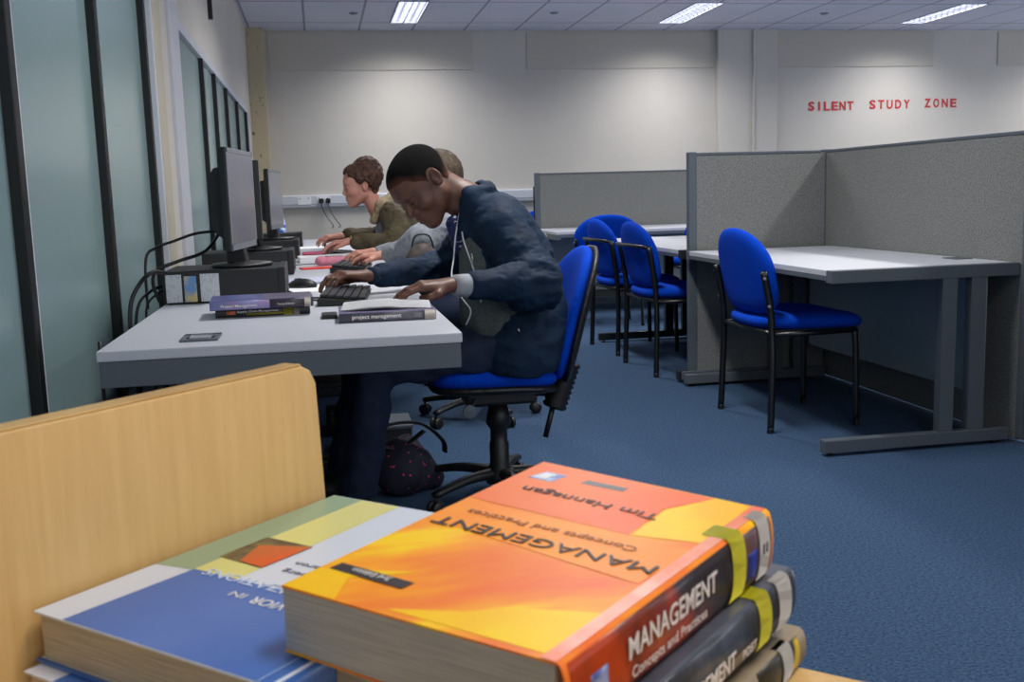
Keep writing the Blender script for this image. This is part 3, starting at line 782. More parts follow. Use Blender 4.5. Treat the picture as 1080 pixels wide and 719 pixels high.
# --- blue and white organisations textbook, lying against the end panel
BE = R(47.11)-PI/2
WB, HB, TB = .212, .288, .034
A2 = (-.1965, .6825)
def blue_book(org, ztop, label, full=True, T=TB):
    f = rigid((org[0], org[1], ztop-T), BE, 0)
    t = thing('textbook', label, 'book', f(WB/2, HB/2, 0), 'textbooks on the trolley shelf')
    mapped('page_block', [((.003, .003, .0015), (WB-.004, HB-.003, T-.0015))], M_pages, t, f)
    mb = mat('cover_white', (216, 222, 232), .25, spec=.5)
    sub_cover(WB, HB, T, f, mb, t, ct=.0014, ov=.0, spine_bulge=.005)
    mbl = mat('cover_blue', (60, 108, 184), .25, rgb2=(74, 118, 190), vscale=8)
    z = T+.0001
    patch('cover_panel', [(.03, .0005), (WB+.0, .0005), (WB+.0, .103), (.034, .103)], z, mbl, t, f)['label'] = 'blue title panel'
    spine_patch('spine_panel', .001, HB-.001, .001, T-.001, mbl, t, f, 0, WB, T)
    mapped('spine_crease', [((WB-.009, .001, T+.0004), (WB-.0078, .103, T+.0006))], mat('crease_pale', (150, 176, 216), .4), t, f)
    mapped('back_edge', [((.0, -.001, -.0002), (WB, .002, .0016))], mbl, t, f)
    if full:
        patch('cover_panel', [(.0005, .096), (.034, .101), (.033, HB-.001), (.0005, HB-.001)], z, mat('cover_sage', (150, 172, 138), .28), t, f)['label'] = 'sage green stripe'
        patch('cover_panel', [(.034, .103), (.077, .103), (.074, HB-.001), (.033, HB-.001)], z, mat('cover_pale_yellow', (222, 216, 134), .28), t, f)['label'] = 'pale yellow stripe'
        patch('cover_picture', [(.031, .129), (.077, .126), (.079, .177), (.031, .177)], z+.0003, mat('cover_olive', (126, 116, 74), .3, rgb2=(80, 60, 50), vscale=60), t, f)['label'] = 'abstract picture, olive part'
        patch('cover_picture', [(.052, .129), (.077, .127), (.079, .176), (.040, .160)], z+.0006, mat('cover_vermilion', (222, 84, 34), .3, rgb2=(200, 100, 50), vscale=30), t, f)['label'] = 'abstract picture, vermilion part'
        def bt(body, x0, x1, y, size, m, bold=0.0):
            text('title_lettering', body, m, t, (x0, y, T+.0006), (-1, 0, 0), (0, -1, 0), size, x0-x1, bold, mapper=f, extrude=.01)
        bt('BEHAVIOR', .176, .114, .086, .0100, M_inkw, .012); bt('IN', .107, .094, .086, .0075, M_inkw)
        bt('ORGANI', .194, .122, .1085, .0115, M_inkw, .0); bt('ZATIONS', .120, .046, .1085, .0115, mat('ink_pale_blue', (206, 218, 240), .4), .0)
        bt('Greenberg', .150, .094, .133, .0065, M_inkn); bt('Baron', .120, .092, .148, .0065, M_inkn)
    return t
blue_book(A2, .7985, 'blue and white textbook with green and yellow stripes, lying against the wooden panel')
blue_book((A2[0]-.006, A2[1]-.012), .7635, 'blue and white textbook at the very bottom left, underneath another one', False, .0275)

# ------------------------------------------------------------------ beech book trolley in the foreground
e = Vector((math.cos(R(47.11)), math.sin(R(47.11)), 0)); s_ = Vector((e.y, -e.x, 0))
org = Vector((A2[0], A2[1], 0)); a0 = org.dot(e); s0 = org.dot(s_)
def tw(a, s, z): v = e*a+s_*s; return (v.x, v.y, z)
t = thing('book_trolley', 'beech wooden book trolley in the foreground carrying the textbooks', 'book trolley', tw(.42, s0+.3, 0))
b = B()
def quadbox(b, a0_, a1, s0_, s1, z0, z1, bev=.004):
    n0 = set(b.verts); box(b, (a0_, s0_, z0), (a1, s1, z1), bev)
    for v in set(b.verts)-n0: v.co = Vector(tw(v.co.x, v.co.y, v.co.z))
pan = [(.20, .10), (.665, .10), (.6565, .735), (.6495, .90), (.643, .912), (.632, .9175), (.20, .9175)]
b = B(); prism(b, pan, 1, s0-.028, s0-.0085, .003)
for v in b.verts: v.co = Vector(tw(v.co.x, v.co.y, v.co.z))
bmesh.ops.recalc_face_normals(b, faces=b.faces[:]); sharp(obj('end_panel', b, M_wood, t), 40)
b = B(); quadbox(b, .20, .632, s0-.0275, s0-.0090, .9175, .9190, .0005); obj('edge_band', b, M_woodedge, t)
b = B(); quadbox(b, .20, .655, s0-.008, s0+.62, .710, .735); obj('shelf', b, M_wood, t)
b = B(); quadbox(b, .20, .655, s0-.008, s0+.62, .25, .275); obj('shelf', b, M_wood, t)
b = B(); quadbox(b, .20, .655, s0+.62, s0+.64, .10, .9175); obj('end_panel', b, M_wood, t)
for a in (.25, .60):
    for q in (s0-.018, s0+.63):
        b = B(); lathe(b, [(.0, -.012), (.035, -.012), (.045, -.008), (.045, .008), (.035, .012), (0, .012)], tw(a, q, .045), tuple(s_), 20)
        c = obj('caster', b, M_blk, t, True)
        b = B(); quadbox(b, a-.012, a+.012, q-.02, q+.02, .085, .102, .002); obj('caster_fork', b, M_steel, c)

# ------------------------------------------------------------------ small books on the near desk
def small_book(org, ang, W, H, T, z0, label, mc, mp_=None, group='library books on the nearest desk'):
    """spine faces the camera: local x (fore edge->spine) is towards -y"""
    f = rigid((org[0], org[1], z0), ang, 0)
    t = thing('library_book', label, 'book', f(W/2, H/2, 0), group)
    mapped('page_block', [((.001, .001, .0012), (W-.002, H-.001, T-.0012))], mp_ or M_white, t, f)
    sub_cover(W, H, T, f, mc, t, ov=.0005, spine_bulge=.003)
    return t, f
# local +x -> towards camera (-Y) when ang = -90deg ; local +y -> +X
M_bdark = mat('spine_black', (40, 38, 44), .35)
W, H, T = .17, .265, .024
t, f = small_book((-.312, 3.02+W, 0), R(-90+2), W, H, T, .7305, 'dark textbook with yellow tape, under another on the near desk', M_bdark, M_pages)
spine_patch('spine_band', .085, .2, .004, .010, mat('band_olive', (150, 138, 40), .4), t, f, 0, W, T, .003)
tape(.19, .216, mat('tape_olive', (206, 196, 70), .4), t, f, W, T, .004); tape(.218, .235, M_tapew, t, f, W, T, .002, 'shelf_label')
patch_ = spine_patch('spine_star', .03, .055, .008, .018, mat('star_red', (220, 110, 70), .4), t, f, 0, W, T, .003, .0008)
stext('Supply Chain Management', .06, .175, .013, .006, M_inkw, f, W, .01, t)
t, f = small_book((-.327, 3.005+W, 0), R(-90+3), W+.02, H+.022, .026, .7550, 'purple-covered textbook on top of the dark one on the near desk', mat('cover_purple', (92, 94, 150), .35, rgb2=(60, 62, 110), vscale=18), M_white)
Wb = W+.02
spine_patch('spine_panel', .001, .165, .001, .025, mat('spine_lilac', (128, 132, 186), .35, rgb2=(150, 130, 170), vscale=30), t, f, 0, Wb, .026, .003)['label'] = 'lilac half of the spine'
spine_patch('spine_panel', .165, .286, .001, .025, mat('spine_plum', (66, 58, 68), .35), t, f, 0, Wb, .026, .003)['label'] = 'dark plum half of the spine'
tape(.262, .280, M_tapew, t, f, Wb, .026, .002, 'shelf_label')
mapped('cover_panel', [((.01, .15, .0262), (Wb-.004, .285, .0266))], mat('cover_plum', (70, 66, 82), .35, rgb2=(110, 100, 120), vscale=20), t, f)
stext('Project Management', .03, .13, .008, .008, M_inkw, f, Wb, .01, t); stext('Young & Butler', .185, .235, .009, .006, M_inkw, f, Wb, 0, t)
# project management book with an open page lying on it
t, f = small_book((.040, 2.745+.185, 0), R(-90-1), .185, .258, .026, .7305, 'grey project management book at the near right desk corner', mat('cover_grey_purple', (120, 112, 150), .35, rgb2=(90, 78, 120), vscale=12), M_white)
spine_patch('spine_panel', .001, .257, .001, .025, mat('spine_graphite', (78, 76, 86), .35, rgb2=(100, 98, 108), vscale=20), t, f, 0, .185, .026, .003)
tape(.228, .256, M_tapew, t, f, .185, .026, .002, 'shelf_label')
spine_patch('spine_logo', .195, .222, .006, .020, mat('logo_grey', (120, 118, 128), .4), t, f, 0, .185, .026, .003, .0006)
stext('project management', .035, .165, .010, .011, M_inkw, f, .185, .014, t)
# stapled notes on top
t = thing('printed_notes', 'white printed pages lying open on the project management book', 'paper', (.17, 2.87, .757))
b = B()
for k, (dx, dy) in enumerate(((0, 0), (.004, .003), (-.003, .006), (.002, -.002))):
    n0 = set(b.verts); nx = 12; rows = []
    for i in range(nx+1):
        u = i/nx; x = .055+dx+u*.24; zz = .7575+k*.0016+.007*math.sin(PI*min(1, max(0, u-.05)))*(1 if u < .6 else .7)-.003*u
        if u > .58: zz -= .002
        rows.append([b.verts.new((x-.01, 2.775+dy, zz)), b.verts.new((x+.005, 2.985+dy, zz+.001))])
    for a, c in zip(rows, rows[1:]): b.faces.new((a[0], c[0], c[1], a[1]))
bmesh.ops.solidify(b, geom=b.faces[:], thickness=.0008)
obj('sheets', b, M_white, t)
b = B()
for j in range(11):
    y = 2.795+j*.0165
    for (x0, x1) in ((.07, .16), (.185, .275)):
        x1_ = x1-random.random()*.02
        for q in range(4):
            xa = x0+(x1_-x0)*q/4; xb = x0+(x1_-x0)*(q+1)/4
            def zz(x):
                u = (x-.055)/.24; return .7575+3*.0016+.007*math.sin(PI*min(1, max(0, u-.05)))*(1 if u < .6 else .7)-.003*u-(.002 if u > .58 else 0)+.0034
            vs = [b.verts.new((xa, y, zz(xa))), b.verts.new((xb, y, zz(xb))), b.verts.new((xb, y+.0014, zz(xb))), b.verts.new((xa, y+.0014, zz(xa)))]; b.faces.new(vs)
obj('printed_lines', b, mat('print_grey', (190, 192, 200), .7), t)
# phone-like dark box left of it
b = B(); box(b, (-.008, 2.86, .7305), (.035, 2.94, .742), .003); tag(obj('mobile_phone', b, M_blk), 'small dark phone at the left end of the project management book', 'phone')

# papers and bits on the farther desks
def sheet(x0, y0, w, d, z, rz, m, name, label, cat, th=.004, group=None, curl=.006):
    b = B(); nx = 8; rows = []
    for i in range(nx+1):
        u = i/nx; c = curl*u*u; x = u*w-w/2
        rows.append([b.verts.new((x, -d/2, c)), b.verts.new((x, d/2, c)), b.verts.new((x, d/2, c+th)), b.verts.new((x, -d/2, c+th))])
    for a, c in zip(rows, rows[1:]):
        for k in range(4): b.faces.new((a[k], a[(k+1) % 4], c[(k+1) % 4], c[k]))
    b.faces.new(rows[0]); b.faces.new(rows[-1][::-1]); bmesh.ops.recalc_face_normals(b, faces=b.faces[:])
    Mx = Matrix.Translation((x0, y0, z)) @ Matrix.Rotation(R(rz), 4, 'Z'); b.transform(Mx)
    return tag(obj(name, b, m), label, cat, group)
M_lil = mat('lilac_paper', (190, 192, 214), .7)
sheet(.00, 4.22, .30, .24, .7305, 8, M_lil, 'note_pad', 'pale lilac pad of paper beyond the nearest keyboard', 'paper', .008)
sheet(-.03, 3.88, .21, .29, .7305, 14, M_white, 'loose_sheet', 'white sheet between the nearest mouse and keyboard', 'paper', .002, curl=.0)
sheet(.24, 4.35, .21, .2, .7305, -12, M_white, 'loose_sheet', "white sheet lying in front of the man's far sleeve", 'paper', .002, curl=.0)
sheet(.03, 5.62, .30, .22, .7305, 5, M_white, 'paper_pile', 'thick white pile of papers beside the pink pencil case', 'paper', .028, curl=.004)
sheet(-.01, 6.85, .27, .30, .7305, -4, M_white, 'open_notebook', 'white open notebook beyond the magenta folder', 'notebook', .020, curl=.004)
sheet(-.03, 6.30, .16, .30, .7305, 2, mat('magenta_card', (170, 34, 84), .5), 'card_folder', 'magenta card folder sticking out under the white notebook', 'folder', .012, curl=0)
sheet(-.02, 5.02, .16, .10, .7305, 12, mat('red_card', (226, 62, 52), .5), 'card_folder', 'bright red flat folder on the second desk', 'folder', .006, curl=0)
s = SDF((-.06, 5.12, .70), (.24, 5.40, .83), .005)
s.cap((-.01, 5.22, .754), (.16, 5.24, .754), .023, .020, k=.0); P, F = s.mesh(); P = disp(P, F, .006, 30)
t = thing('pencil_case', 'pink soft pencil case lying among the papers', 'pencil case', (.1, 5.23, .732))
sdf_obj('case_body', [(P, F, 0)], mat('pink_fabric', (216, 140, 160), .8, rgb2=(204, 120, 142), vscale=60, bump=.3), t)
b = B(); tube(b, [(.02, 5.215, .777), (.14, 5.235, .774)], .003, 6); obj('zip', b, M_bezel, t)
t = thing('roll_of_tape', 'small dark round object on the white notebook', 'headphones', (.06, 6.62, .76))
b = B(); tube(b, [(.06+.035*math.cos(a), 6.62, .775+.028*math.sin(a)) for a in [k*PI/8 for k in range(17)]], .008, 8); obj('headband', b, M_blk, t, True)
b = B(); lathe(b, [(0, -.012), (.022, -.01), (.022, .01), (0, .012)], (.085, 6.62, .757), (1, 0, .3), 16); obj('ear_cup', b, M_blk, t, True)
t.name = 'headphones'
# water bottle
bx, by = -.30, 8.35
t = thing('water_bottle', 'clear plastic water bottle with blue label and cap near the far wall', 'bottle', (bx, by, .73))
b = B(); lathe(b, [(.0, .0), (.034, .0), (.037, .01), (.037, .07), (.034, .08), (.037, .09), (.037, .15), (.030, .18), (.015, .205), (.014, .222), (0, .222)], (bx, by, .731), seg=24); obj('bottle_body', b, mat('bottle_plastic', (176, 196, 222), .12, spec=.7), t, True)
b = B(); lathe(b, [(.0378, .05), (.0382, .06), (.0382, .135), (.0378, .14)], (bx, by, .731), seg=24); obj('bottle_label', b, mat('label_blue', (30, 90, 190), .4, rgb2=(220, 230, 240), vscale=30, lo=.5, hi=.6), t, True)
b = B(); lathe(b, [(0, .217), (.017, .217), (.017, .237), (.0, .238)], (bx, by, .731), seg=18); obj('bottle_cap', b, mat('cap_navy', (22, 42, 110), .4), t, True)

# ================================================================== CARRELS ON THE RIGHT
def post(b, x, y, z0, z1, w=.026): box(b, (x-w, y-w, z0), (x+w, y+w, z1), .004)
PH = 1.245
def screen_x(x, y0, y1, label, h=PH):
    """fabric screen running along y at a given x"""
    t = thing('partition_screen', label, 'partition', (x, (y0+y1)/2, 0), 'grey fabric partition screens')
    b = B(); box(b, (x-.018, y0+.012, .012), (x+.018, y1-.012, h-.012), .004); obj('fabric_panel', b, M_fab, t)
    b = B(); box(b, (x-.022, y0+.02, h-.014), (x+.022, y1-.02, h), .003); obj('top_rail', b, M_steel, t)
    for y in (y0, y1):
        b = B(); post(b, x, y, 0.02, h+.004, .022); obj('post', b, M_steel, t)
    return t
def screen_y(y, x0, x1, label, h=PH, feet=True):
    t = thing('partition_screen', label, 'partition', ((x0+x1)/2, y, 0), 'grey fabric partition screens')
    b = B(); box(b, (x0+.012, y-.018, .012), (x1+.0, y+.018, h-.012), .004); obj('fabric_panel', b, M_fab, t)
    b = B(); box(b, (x0+.02, y-.022, h-.014), (x1-.03, y+.022, h), .003); obj('top_rail', b, M_steel, t)
    b = B(); post(b, x0, y, .02, h+.004, .022); obj('post', b, M_steel, t)
    if feet:
        b = B(); box(b, (x0-.07, y-.034, .03), (x0+.45, y-.019, .075), .003)
        lathe(b, [(.012, 0), (.012, .012), (.006, .014), (.006, .03)], (x0-.03, y-.02, 0), seg=10); obj('stabiliser_foot', b, M_steel, t)
    return t
SXP = 2.745
screen_x(SXP, 3.60, 5.262, 'long grey fabric screen at the right picture edge, behind the nearest carrel desk')
screen_x(SXP, 5.31, 7.02, 'long grey fabric screen behind the second carrel desk')
screen_x(SXP, 1.9, 3.552, 'grey fabric screen continuing past the right edge of the picture')
screen_y(5.262, 1.962, SXP-.022, 'short grey fabric screen dividing the nearest carrel from the next, with steel post')
def carrel_desk(y0, y1, label, near_leg=True):
    x0, x1 = 1.915, 2.722
    t = thing('study_desk', label, 'desk', ((x0+x1)/2, (y0+y1)/2, 0), 'carrel desks')
    b = B(); box(b, (x0, y0+.046, .706), (x1, y1-.046, .73), .003); obj('desktop', b, M_desk, t)
    b = B(); box(b, (x0+.001, y0+.046, .688), (x0+.02, y1-.046, .7055), .002); obj('front_edge', b, M_steel, t)
    for y in (y0, y1-.045):
        b = B(); box(b, (x0, y, .680), (x1, y+.045, .730), .003)
        box(b, (x0-.018, y+.0, .014), (x1-.02, y+.045, .064), .004)
        for xx in (2.39, 2.516):
            wt, wb = (.031, .027)
            prism(b, [(xx, .06), (xx+.058 if xx < 2.5 else xx+.068, .06), (xx+.062, .68), (xx-.002, .68)], 1, y+.002, y+.043)
        obj('cantilever_leg', b, M_steel, t)
        b = B()
        for xx in (x0+.02, x1-.08): lathe(b, [(.016, 0), (.016, .004), (.006, .006), (.006, .016)], (xx, y+.022, 0), seg=12)
        obj('levelling_foot', b, M_blk, t)
    b = B(); box(b, (2.60, y0+.05, .195), (2.618, y1-.05, .68), .003); obj('modesty_panel', b, M_modesty, t)
    b = B(); box(b, (2.62, y0+.27, .7295), (2.70, y0+.37, .7325), .004); obj('cable_port', b, M_steel, t)
    return t
carrel_desk(3.627, 5.222, 'grey study desk in the nearest carrel, at the right edge of the picture')
# second carrel desk: dark frame
d2 = carrel_desk(5.30, 6.98, 'grey study desk in the carrel beyond the short screen')
for ch in d2.children:
    if ch.name.startswith('cantilever_leg'): ch.data.materials[0] = M_steel_d
# desks along the far partition
t = thing('study_desk', 'grey study desk against the far fabric partition', 'desk', (2.9, 8.9, 0), 'carrel desks')
x0, x1, y0, y1 = 1.95, 5.15, 8.45, 9.40
b = B(); box(b, (x0, y0, .706), (x1, y1, .73), .003); obj('desktop', b, M_desk, t)
b = B(); box(b, (x0+.001, y0-.001, .68), (x1, y0+.02, .708), .002); obj('front_edge', b, M_steel, t)
for x in (x0, x1-.045):
    b = B(); box(b, (x, y0, .66), (x+.045, y1, .706), .003); box(b, (x, y0, .014), (x+.045, y1, .06), .003)
    for yy in (8.95, 9.12): box(b, (x, yy, .05), (x+.045, yy+.06, .67), .003)
    obj('cantilever_leg', b, M_steel, t)
b = B(); box(b, (x0+.05, 9.25, .15), (x1-.05, 9.27, .68), .002); obj('modesty_panel', b, M_modesty, t)
t = thing('partition_screen', 'long grey fabric partition standing across the room near the back wall', 'partition', (3.5, 9.45, 0), 'grey fabric partition screens')
b = B(); box(b, (2.03, 9.432, .06), (5.2, 9.468, 1.228), .005); obj('fabric_panel', b, M_fab, t)
b = B(); box(b, (2.03, 9.427, 1.226), (5.2, 9.473, 1.240), .003); obj('top_rail', b, M_steel, t)
for x in (2.012, 3.6, 5.2):
    b = B(); post(b, x, 9.45, .02, 1.244, .024); obj('post', b, M_steel, t)
# edge-on monitor just beyond the far partition
o = copy_tree(mon); o.location = (2.10, 9.95, .80); o.rotation_euler.z = R(166); o['label'] = 'thin dark monitor edge showing at the left end of the far partition'; o['group'] = 'monitors beyond the partition'
t = thing('study_desk', 'desk hidden behind the far fabric partition', 'desk', (2.9, 9.9, 0), 'carrel desks')
b = B(); box(b, (1.95, 9.50, .706), (5.15, 10.30, .73), .003); obj('desktop', b, M_desk, t)
for x in (1.95, 5.10):
    b = B(); box(b, (x, 9.5, .014), (x+.045, 10.3, .06), .003); box(b, (x, 9.7, .05), (x+.045, 9.76, .706), .003); obj('cantilever_leg', b, M_steel, t)
o.location.z = .73

# ------------------------------------------------------------------ visitor chairs
def cushion(lo, hi, h, fn):
    s = SDF(lo, hi, h); X, Y, Z = s.grid(); s.v = fn(X, Y, Z).astype(np.float32); P, F = s.mesh(); return relax(P, F, 2, .5), F
def seat_fn(x0, x1, hw, zc, th):
    cx, hx = (x0+x1)/2, (x1-x0)/2
    def f(X, Y, Z):
        # rounded plan (superellipse), pillow thickness
        u = (X-cx)/hx; wy = hw*(1-.10*np.clip(-u, 0, 1)); v = Y/wy
        rr = (np.abs(u)**4+np.abs(v)**4+1e-9)**.25
        t = th*np.sqrt(np.clip(1-rr**6, 0, 1))
        z_off = zc-.010*np.clip(u, 0, 1)**2*1.5+.008*np.abs(v)**2
        return np.maximum(np.abs(Z-z_off)-t*.9-.002, (rr-1)*min(hx, hw))
    return f
def back_fn(zc, hz, hw, xb, lean, th, curve):
    def f(X, Y, Z):
        w = (Z-zc)/hz; v = Y/(hw*(1-.10*np.clip(w, 0, 1)**2))
        ex = np.where(w < 0, 3.6, 2.35); rr = (np.abs(v)**ex+np.abs(w)**ex+1e-9)**(1/ex)
        xc = xb-lean*(Z-zc)+curve*(Y/hw)**2
        t = th*np.sqrt(np.clip(1-rr**8, 0, 1))
        return np.maximum(np.abs(X-xc)-t-.001, (rr-1)*min(hz, hw))
    return f
def visitor_chair(bar):
    t = thing('visitor_chair', None, 'chair', (0, 0, 0))
    P, F = cushion((-.27, -.29, .40), (.31, .29, .54), .007, seat_fn(-.225, .275, .262, .466, .044)); sdf_obj('seat', [(P, F, 0)], M_blue, t)
    b = B(); prism(b, [(-.215, -.205), (-.20, -.22), (.20, -.222), (.225, -.20), (.225, .20), (.20, .222), (-.20, .22), (-.215, .205)], 2, .425, .440, .002); obj('seat_pan', b, M_blk, t)
    P, F = cushion((-.39, -.29, .47), (-.10, .29, .92), .007, back_fn(.690, .190, .268, -.232, .20, .028, .030)); sdf_obj('backrest', [(P, F, 0)], M_blue, t)
    for s in (-1, 1):
        y = s*.254
        b = B(); tube(b, [(-.215, s*.27, .0), (-.205, s*.262, .30), (-.205, y, .44), (-.215, y, .56), (-.245, y, .74 if bar else .70)], .0125, 8, 5, 1.3); q = obj('leg', b, M_blk2, t, True)
        b = B(); lathe(b, [(.015, 0), (.015, .02), (.010, .028)], (-.215, s*.27, 0), seg=12); obj('leg_cap', b, M_blk, q)
        b = B(); tube(b, [(.205, s*.245, 0), (.200, s*.240, .30), (.195, s*.235, .43)], .012, 8, 4, 1.3); q = obj('leg', b, M_blk2, t, True)
        b = B(); lathe(b, [(.014, 0), (.014, .02), (.010, .028)], (.205, s*.245, 0), seg=12); obj('leg_cap', b, M_blk, q)
    b = B()
    for s in (-1, 1): tube(b, [(-.205, s*.252, .425), (.198, s*.236, .425)], .012, 8)
    tube(b, [(-.205, -.252, .43), (-.205, .252, .43)], .011, 8); tube(b, [(.195, -.236, .42), (.195, .236, .42)], .011, 8)
    obj('seat_frame', b, M_blk2, t, True)
    if bar:
        b = B(); tube(b, [(-.248, -.254, .735), (-.276, -.22, .742), (-.276, .22, .742), (-.248, .254, .735)], .011, 8); obj('back_bar', b, M_blk2, t, True)
    else:
        b = B()
        for s in (-1, 1):
            for z in (.55, .67): lathe(b, [(.0, 0), (.007, 0), (.007, .006), (0, .008)], (-.222-.19*(z-.55), s*.264, z), (0, s, 0), 10)
        obj('bolts', b, M_bezel, t)
    return t
cA = visitor_chair(False); cA.location = (2.08, 4.335, 0); cA.rotation_euler.z = R(1)
tag(cA, 'blue chair with black legs pulled up to the nearest carrel desk on the right', group='blue visitor chairs')
cB = visitor_chair(True)
chairs = [((2.045, 5.79), 2, 'blue chair with a black back bar, the nearer of the two in the second carrel'),
          ((2.055, 6.61), 3, 'blue chair with a black back bar, the farther of the two in the second carrel'),
          ((2.22, 7.95), 84, 'blue chair turned to the far desk, its wide back right behind the carrel chairs'),
          ((3.12, 8.05), 92, 'blue chair at the far desk, half hidden by the steel post'),
          ((2.30, 10.75), 250, 'blue chair glimpsed beyond the left end of the far partition')]
for i, ((x, y), a, lab) in enumerate(chairs):
    src = cB if i in (0, 1) else cA
    o = cB if i == 0 else copy_tree(src)
    o.location = (x, y, 0); o.rotation_euler.z = R(a); tag(o, lab, 'chair', 'blue visitor chairs')

# ------------------------------------------------------------------ office chair of the man
CX, CY = .575, 3.45
def office_chair(full=True):
    t = thing('office_chair', None, 'chair', (CX, CY, 0))
    P, F = cushion((CX-.28, CY-.28, .38), (CX+.28, CY+.28, .53), .007, lambda X, Y, Z: seat_fn(-.250, .190, .232, .455, .044)(X-CX, Y-CY, Z)); sdf_obj('seat', [(P, F, 0)], M_blue, t)
    P, F = cushion((CX-.28, CY-.28, .36), (CX+.28, CY+.28, .50), .007, lambda X, Y, Z: seat_fn(-.245, .190, .230, .418, .020)(X-CX, Y-CY, Z)); sdf_obj('seat_shell', [(P, F, 0)], M_blk, t)
    f = lambda X, Y, Z: back_fn(.650, .225, .225, .262, -.27, .026, -.045)(X-CX, Y-CY, Z)
    P, F = cushion((CX+.08, CY-.27, .38), (CX+.42, CY+.27, .92), .007, f); sdf_obj('backrest', [(P, F, 0)], M_blue, t)
    f = lambda X, Y, Z: back_fn(.645, .232, .232, .290, -.27, .014, -.045)(X-CX, Y-CY, Z)
    P, F = cushion((CX+.08, CY-.27, .36), (CX+.44, CY+.27, .92), .007, f); sdf_obj('back_shell', [(P, F, 0)], M_blk, t)
    # bellows-covered back strut
    b = B(); prof = []
    for k in range(19):
        prof.append((.040+(.005 if k % 2 else -.002), .0+.0095*k))
    lathe(b, prof, (CX+.195, CY-.02, .315), (.36, 0, 1), 18)
    obj('bellows', b, M_blk, t, True)
    b = B(); tube(b, [(CX+.190, CY-.03, .325), (CX+.160, CY-.03, .215)], .010, 8); tube(b, [(CX-.02, CY, .385), (CX+.17, CY, .37), (CX+.19, CY, .40)], [.03, .026, .02], 10, 3, .6); obj('back_strut', b, M_blk, t, True)
    b = B(); box(b, (CX-.12, CY-.075, .345), (CX+.12, CY+.075, .405), .012); obj('tilt_mechanism', b, M_blk, t)
    b = B(); tube(b, [(CX-.08, CY-.05, .375), (CX-.12, CY-.17, .36)], .006, 8); lathe(b, [(0, -.01), (.022, -.008), (.022, .008), (0, .01)], (CX-.125, CY-.185, .357), (0, 1, 0), 18); obj('height_knob', b, M_steel, t)
    b = B(); lathe(b, [(.0, .065), (.042, .065), (.040, .11), (.034, .13), (.034, .20), (.030, .205), (.030, .25), (.044, .27), (.040, .30), (.030, .345), (.0, .345)], (CX, CY, 0), seg=24); obj('gas_lift', b, M_blk, t, True)
    base = B(); lathe(base, [(0, .06), (.05, .06), (.055, .08), (.05, .11), (0, .112)], (CX, CY, 0), seg=24); base_o = obj('base_hub', base, M_blk, t, True)
    for k in range(5):
        a = R(211+72*k); d = Vector((math.cos(a), math.sin(a), 0)); c = Vector((CX, CY, 0))
        b = B(); tube(b, [c+d*.03+Vector((0, 0, .095)), c+d*.15+Vector((0, 0, .095)), c+d*.29+Vector((0, 0, .072))], [.026, .022, .017], 10, 4, .75); sp = obj('base_spoke', b, M_blk, t, True)
        p = c+d*.285; n = Vector((-d.y, d.x, 0))
        b = B()
        for q in (-.014, .014): lathe(b, [(0, -.009), (.022, -.009), (.0265, -.005), (.0265, .005), (.022, .009), (0, .009)], p+n*q+Vector((0, 0, .0265)), tuple(n), 18)
        tube(b, [p+Vector((0, 0, .035)), p+Vector((0, 0, .072))], .006, 8); cs = obj('caster', b, M_blk, sp, True)
    return t
oc = office_chair(); tag(oc, 'blue swivel office chair with black star base, the one the man sits on', 'chair', 'swivel chairs')
o = copy_tree(oc); o.location = (.70, 4.78, 0); o.rotation_euler.z = R(8); o['label'] = 'blue swivel office chair hidden mostly behind the man, under the grey-sleeved person'
o = copy_tree(oc); o.location = (.52, 5.98, 0); o.rotation_euler.z = R(-6); o['label'] = 'blue swivel office chair under the olive parka woman'

# ------------------------------------------------------------------ backpack and box on the floor
s = SDF((-.05, 3.4, -.02), (.50, 4.05, .34), .008)
s.cap((.24, 3.60, .08), (.31, 3.68, .065), .09, .065, k=.05); s.cap((.235, 3.66, .11), (.27, 3.74, .12), .08, .06, k=.06); s.cap((.24, 3.60, .05), (.36, 3.66, .04), .05, .04, k=.05); s.keep(lambda X, Y, Z: .004-Z+0*X+0*Y, .01)
P, F = s.mesh(); P = disp(P, F, .014, 12)
P[:, 2] = np.maximum(P[:, 2], .003)
t = thing('backpack', 'dark rucksack with small pink dots on the floor under the desk', 'bag', (.2, 3.68, 0))
M_bag = mat('bag_dotted', (20, 22, 38), .8); 
nt = M_bag.node_tree; vo = nt.nodes.new('ShaderNodeTexVoronoi'); vo.inputs['Scale'].default_value = 42
tc = nt.nodes.new('ShaderNodeTexCoord'); nt.links.new(tc.outputs['Object'], vo.inputs['Vector'])
rp = nt.nodes.new('ShaderNodeValToRGB'); rp.color_ramp.interpolation = 'CONSTANT'; rp.color_ramp.elements[0].color = (*s2l((200, 60, 110)), 1); rp.color_ramp.elements[1].position = .17; rp.color_ramp.elements[1].color = (*s2l((24, 26, 44)), 1)
nt.links.new(vo.outputs['Distance'], rp.inputs['Fac']); nt.links.new(rp.outputs['Color'], bsdf(M_bag).inputs['Base Color'])
sdf_obj('bag_body', [(P, F, 0)], M_bag, t)
for pts in ([(.12, 3.62, .20), (.20, 3.62, .25), (.32, 3.66, .24), (.40, 3.68, .17), (.41, 3.69, .12)], [(.14, 3.60, .19), (.24, 3.60, .17), (.33, 3.64, .215)]):
    b = B(); tube(b, pts, .016, 8, 6, .35); obj('shoulder_strap', b, M_blk, t, True)
t = thing('footrest_box', 'small grey box on the floor behind the rucksack', 'box', (.22, 4.25, 0))
b = B(); box(b, (.15, 4.15, .0), (.33, 4.38, .115), .004); obj('box_body', b, M_steel_d, t)
b = B(); box(b, (.145, 4.145, .115), (.335, 4.385, .13), .004); obj('box_lid', b, M_steel, t)

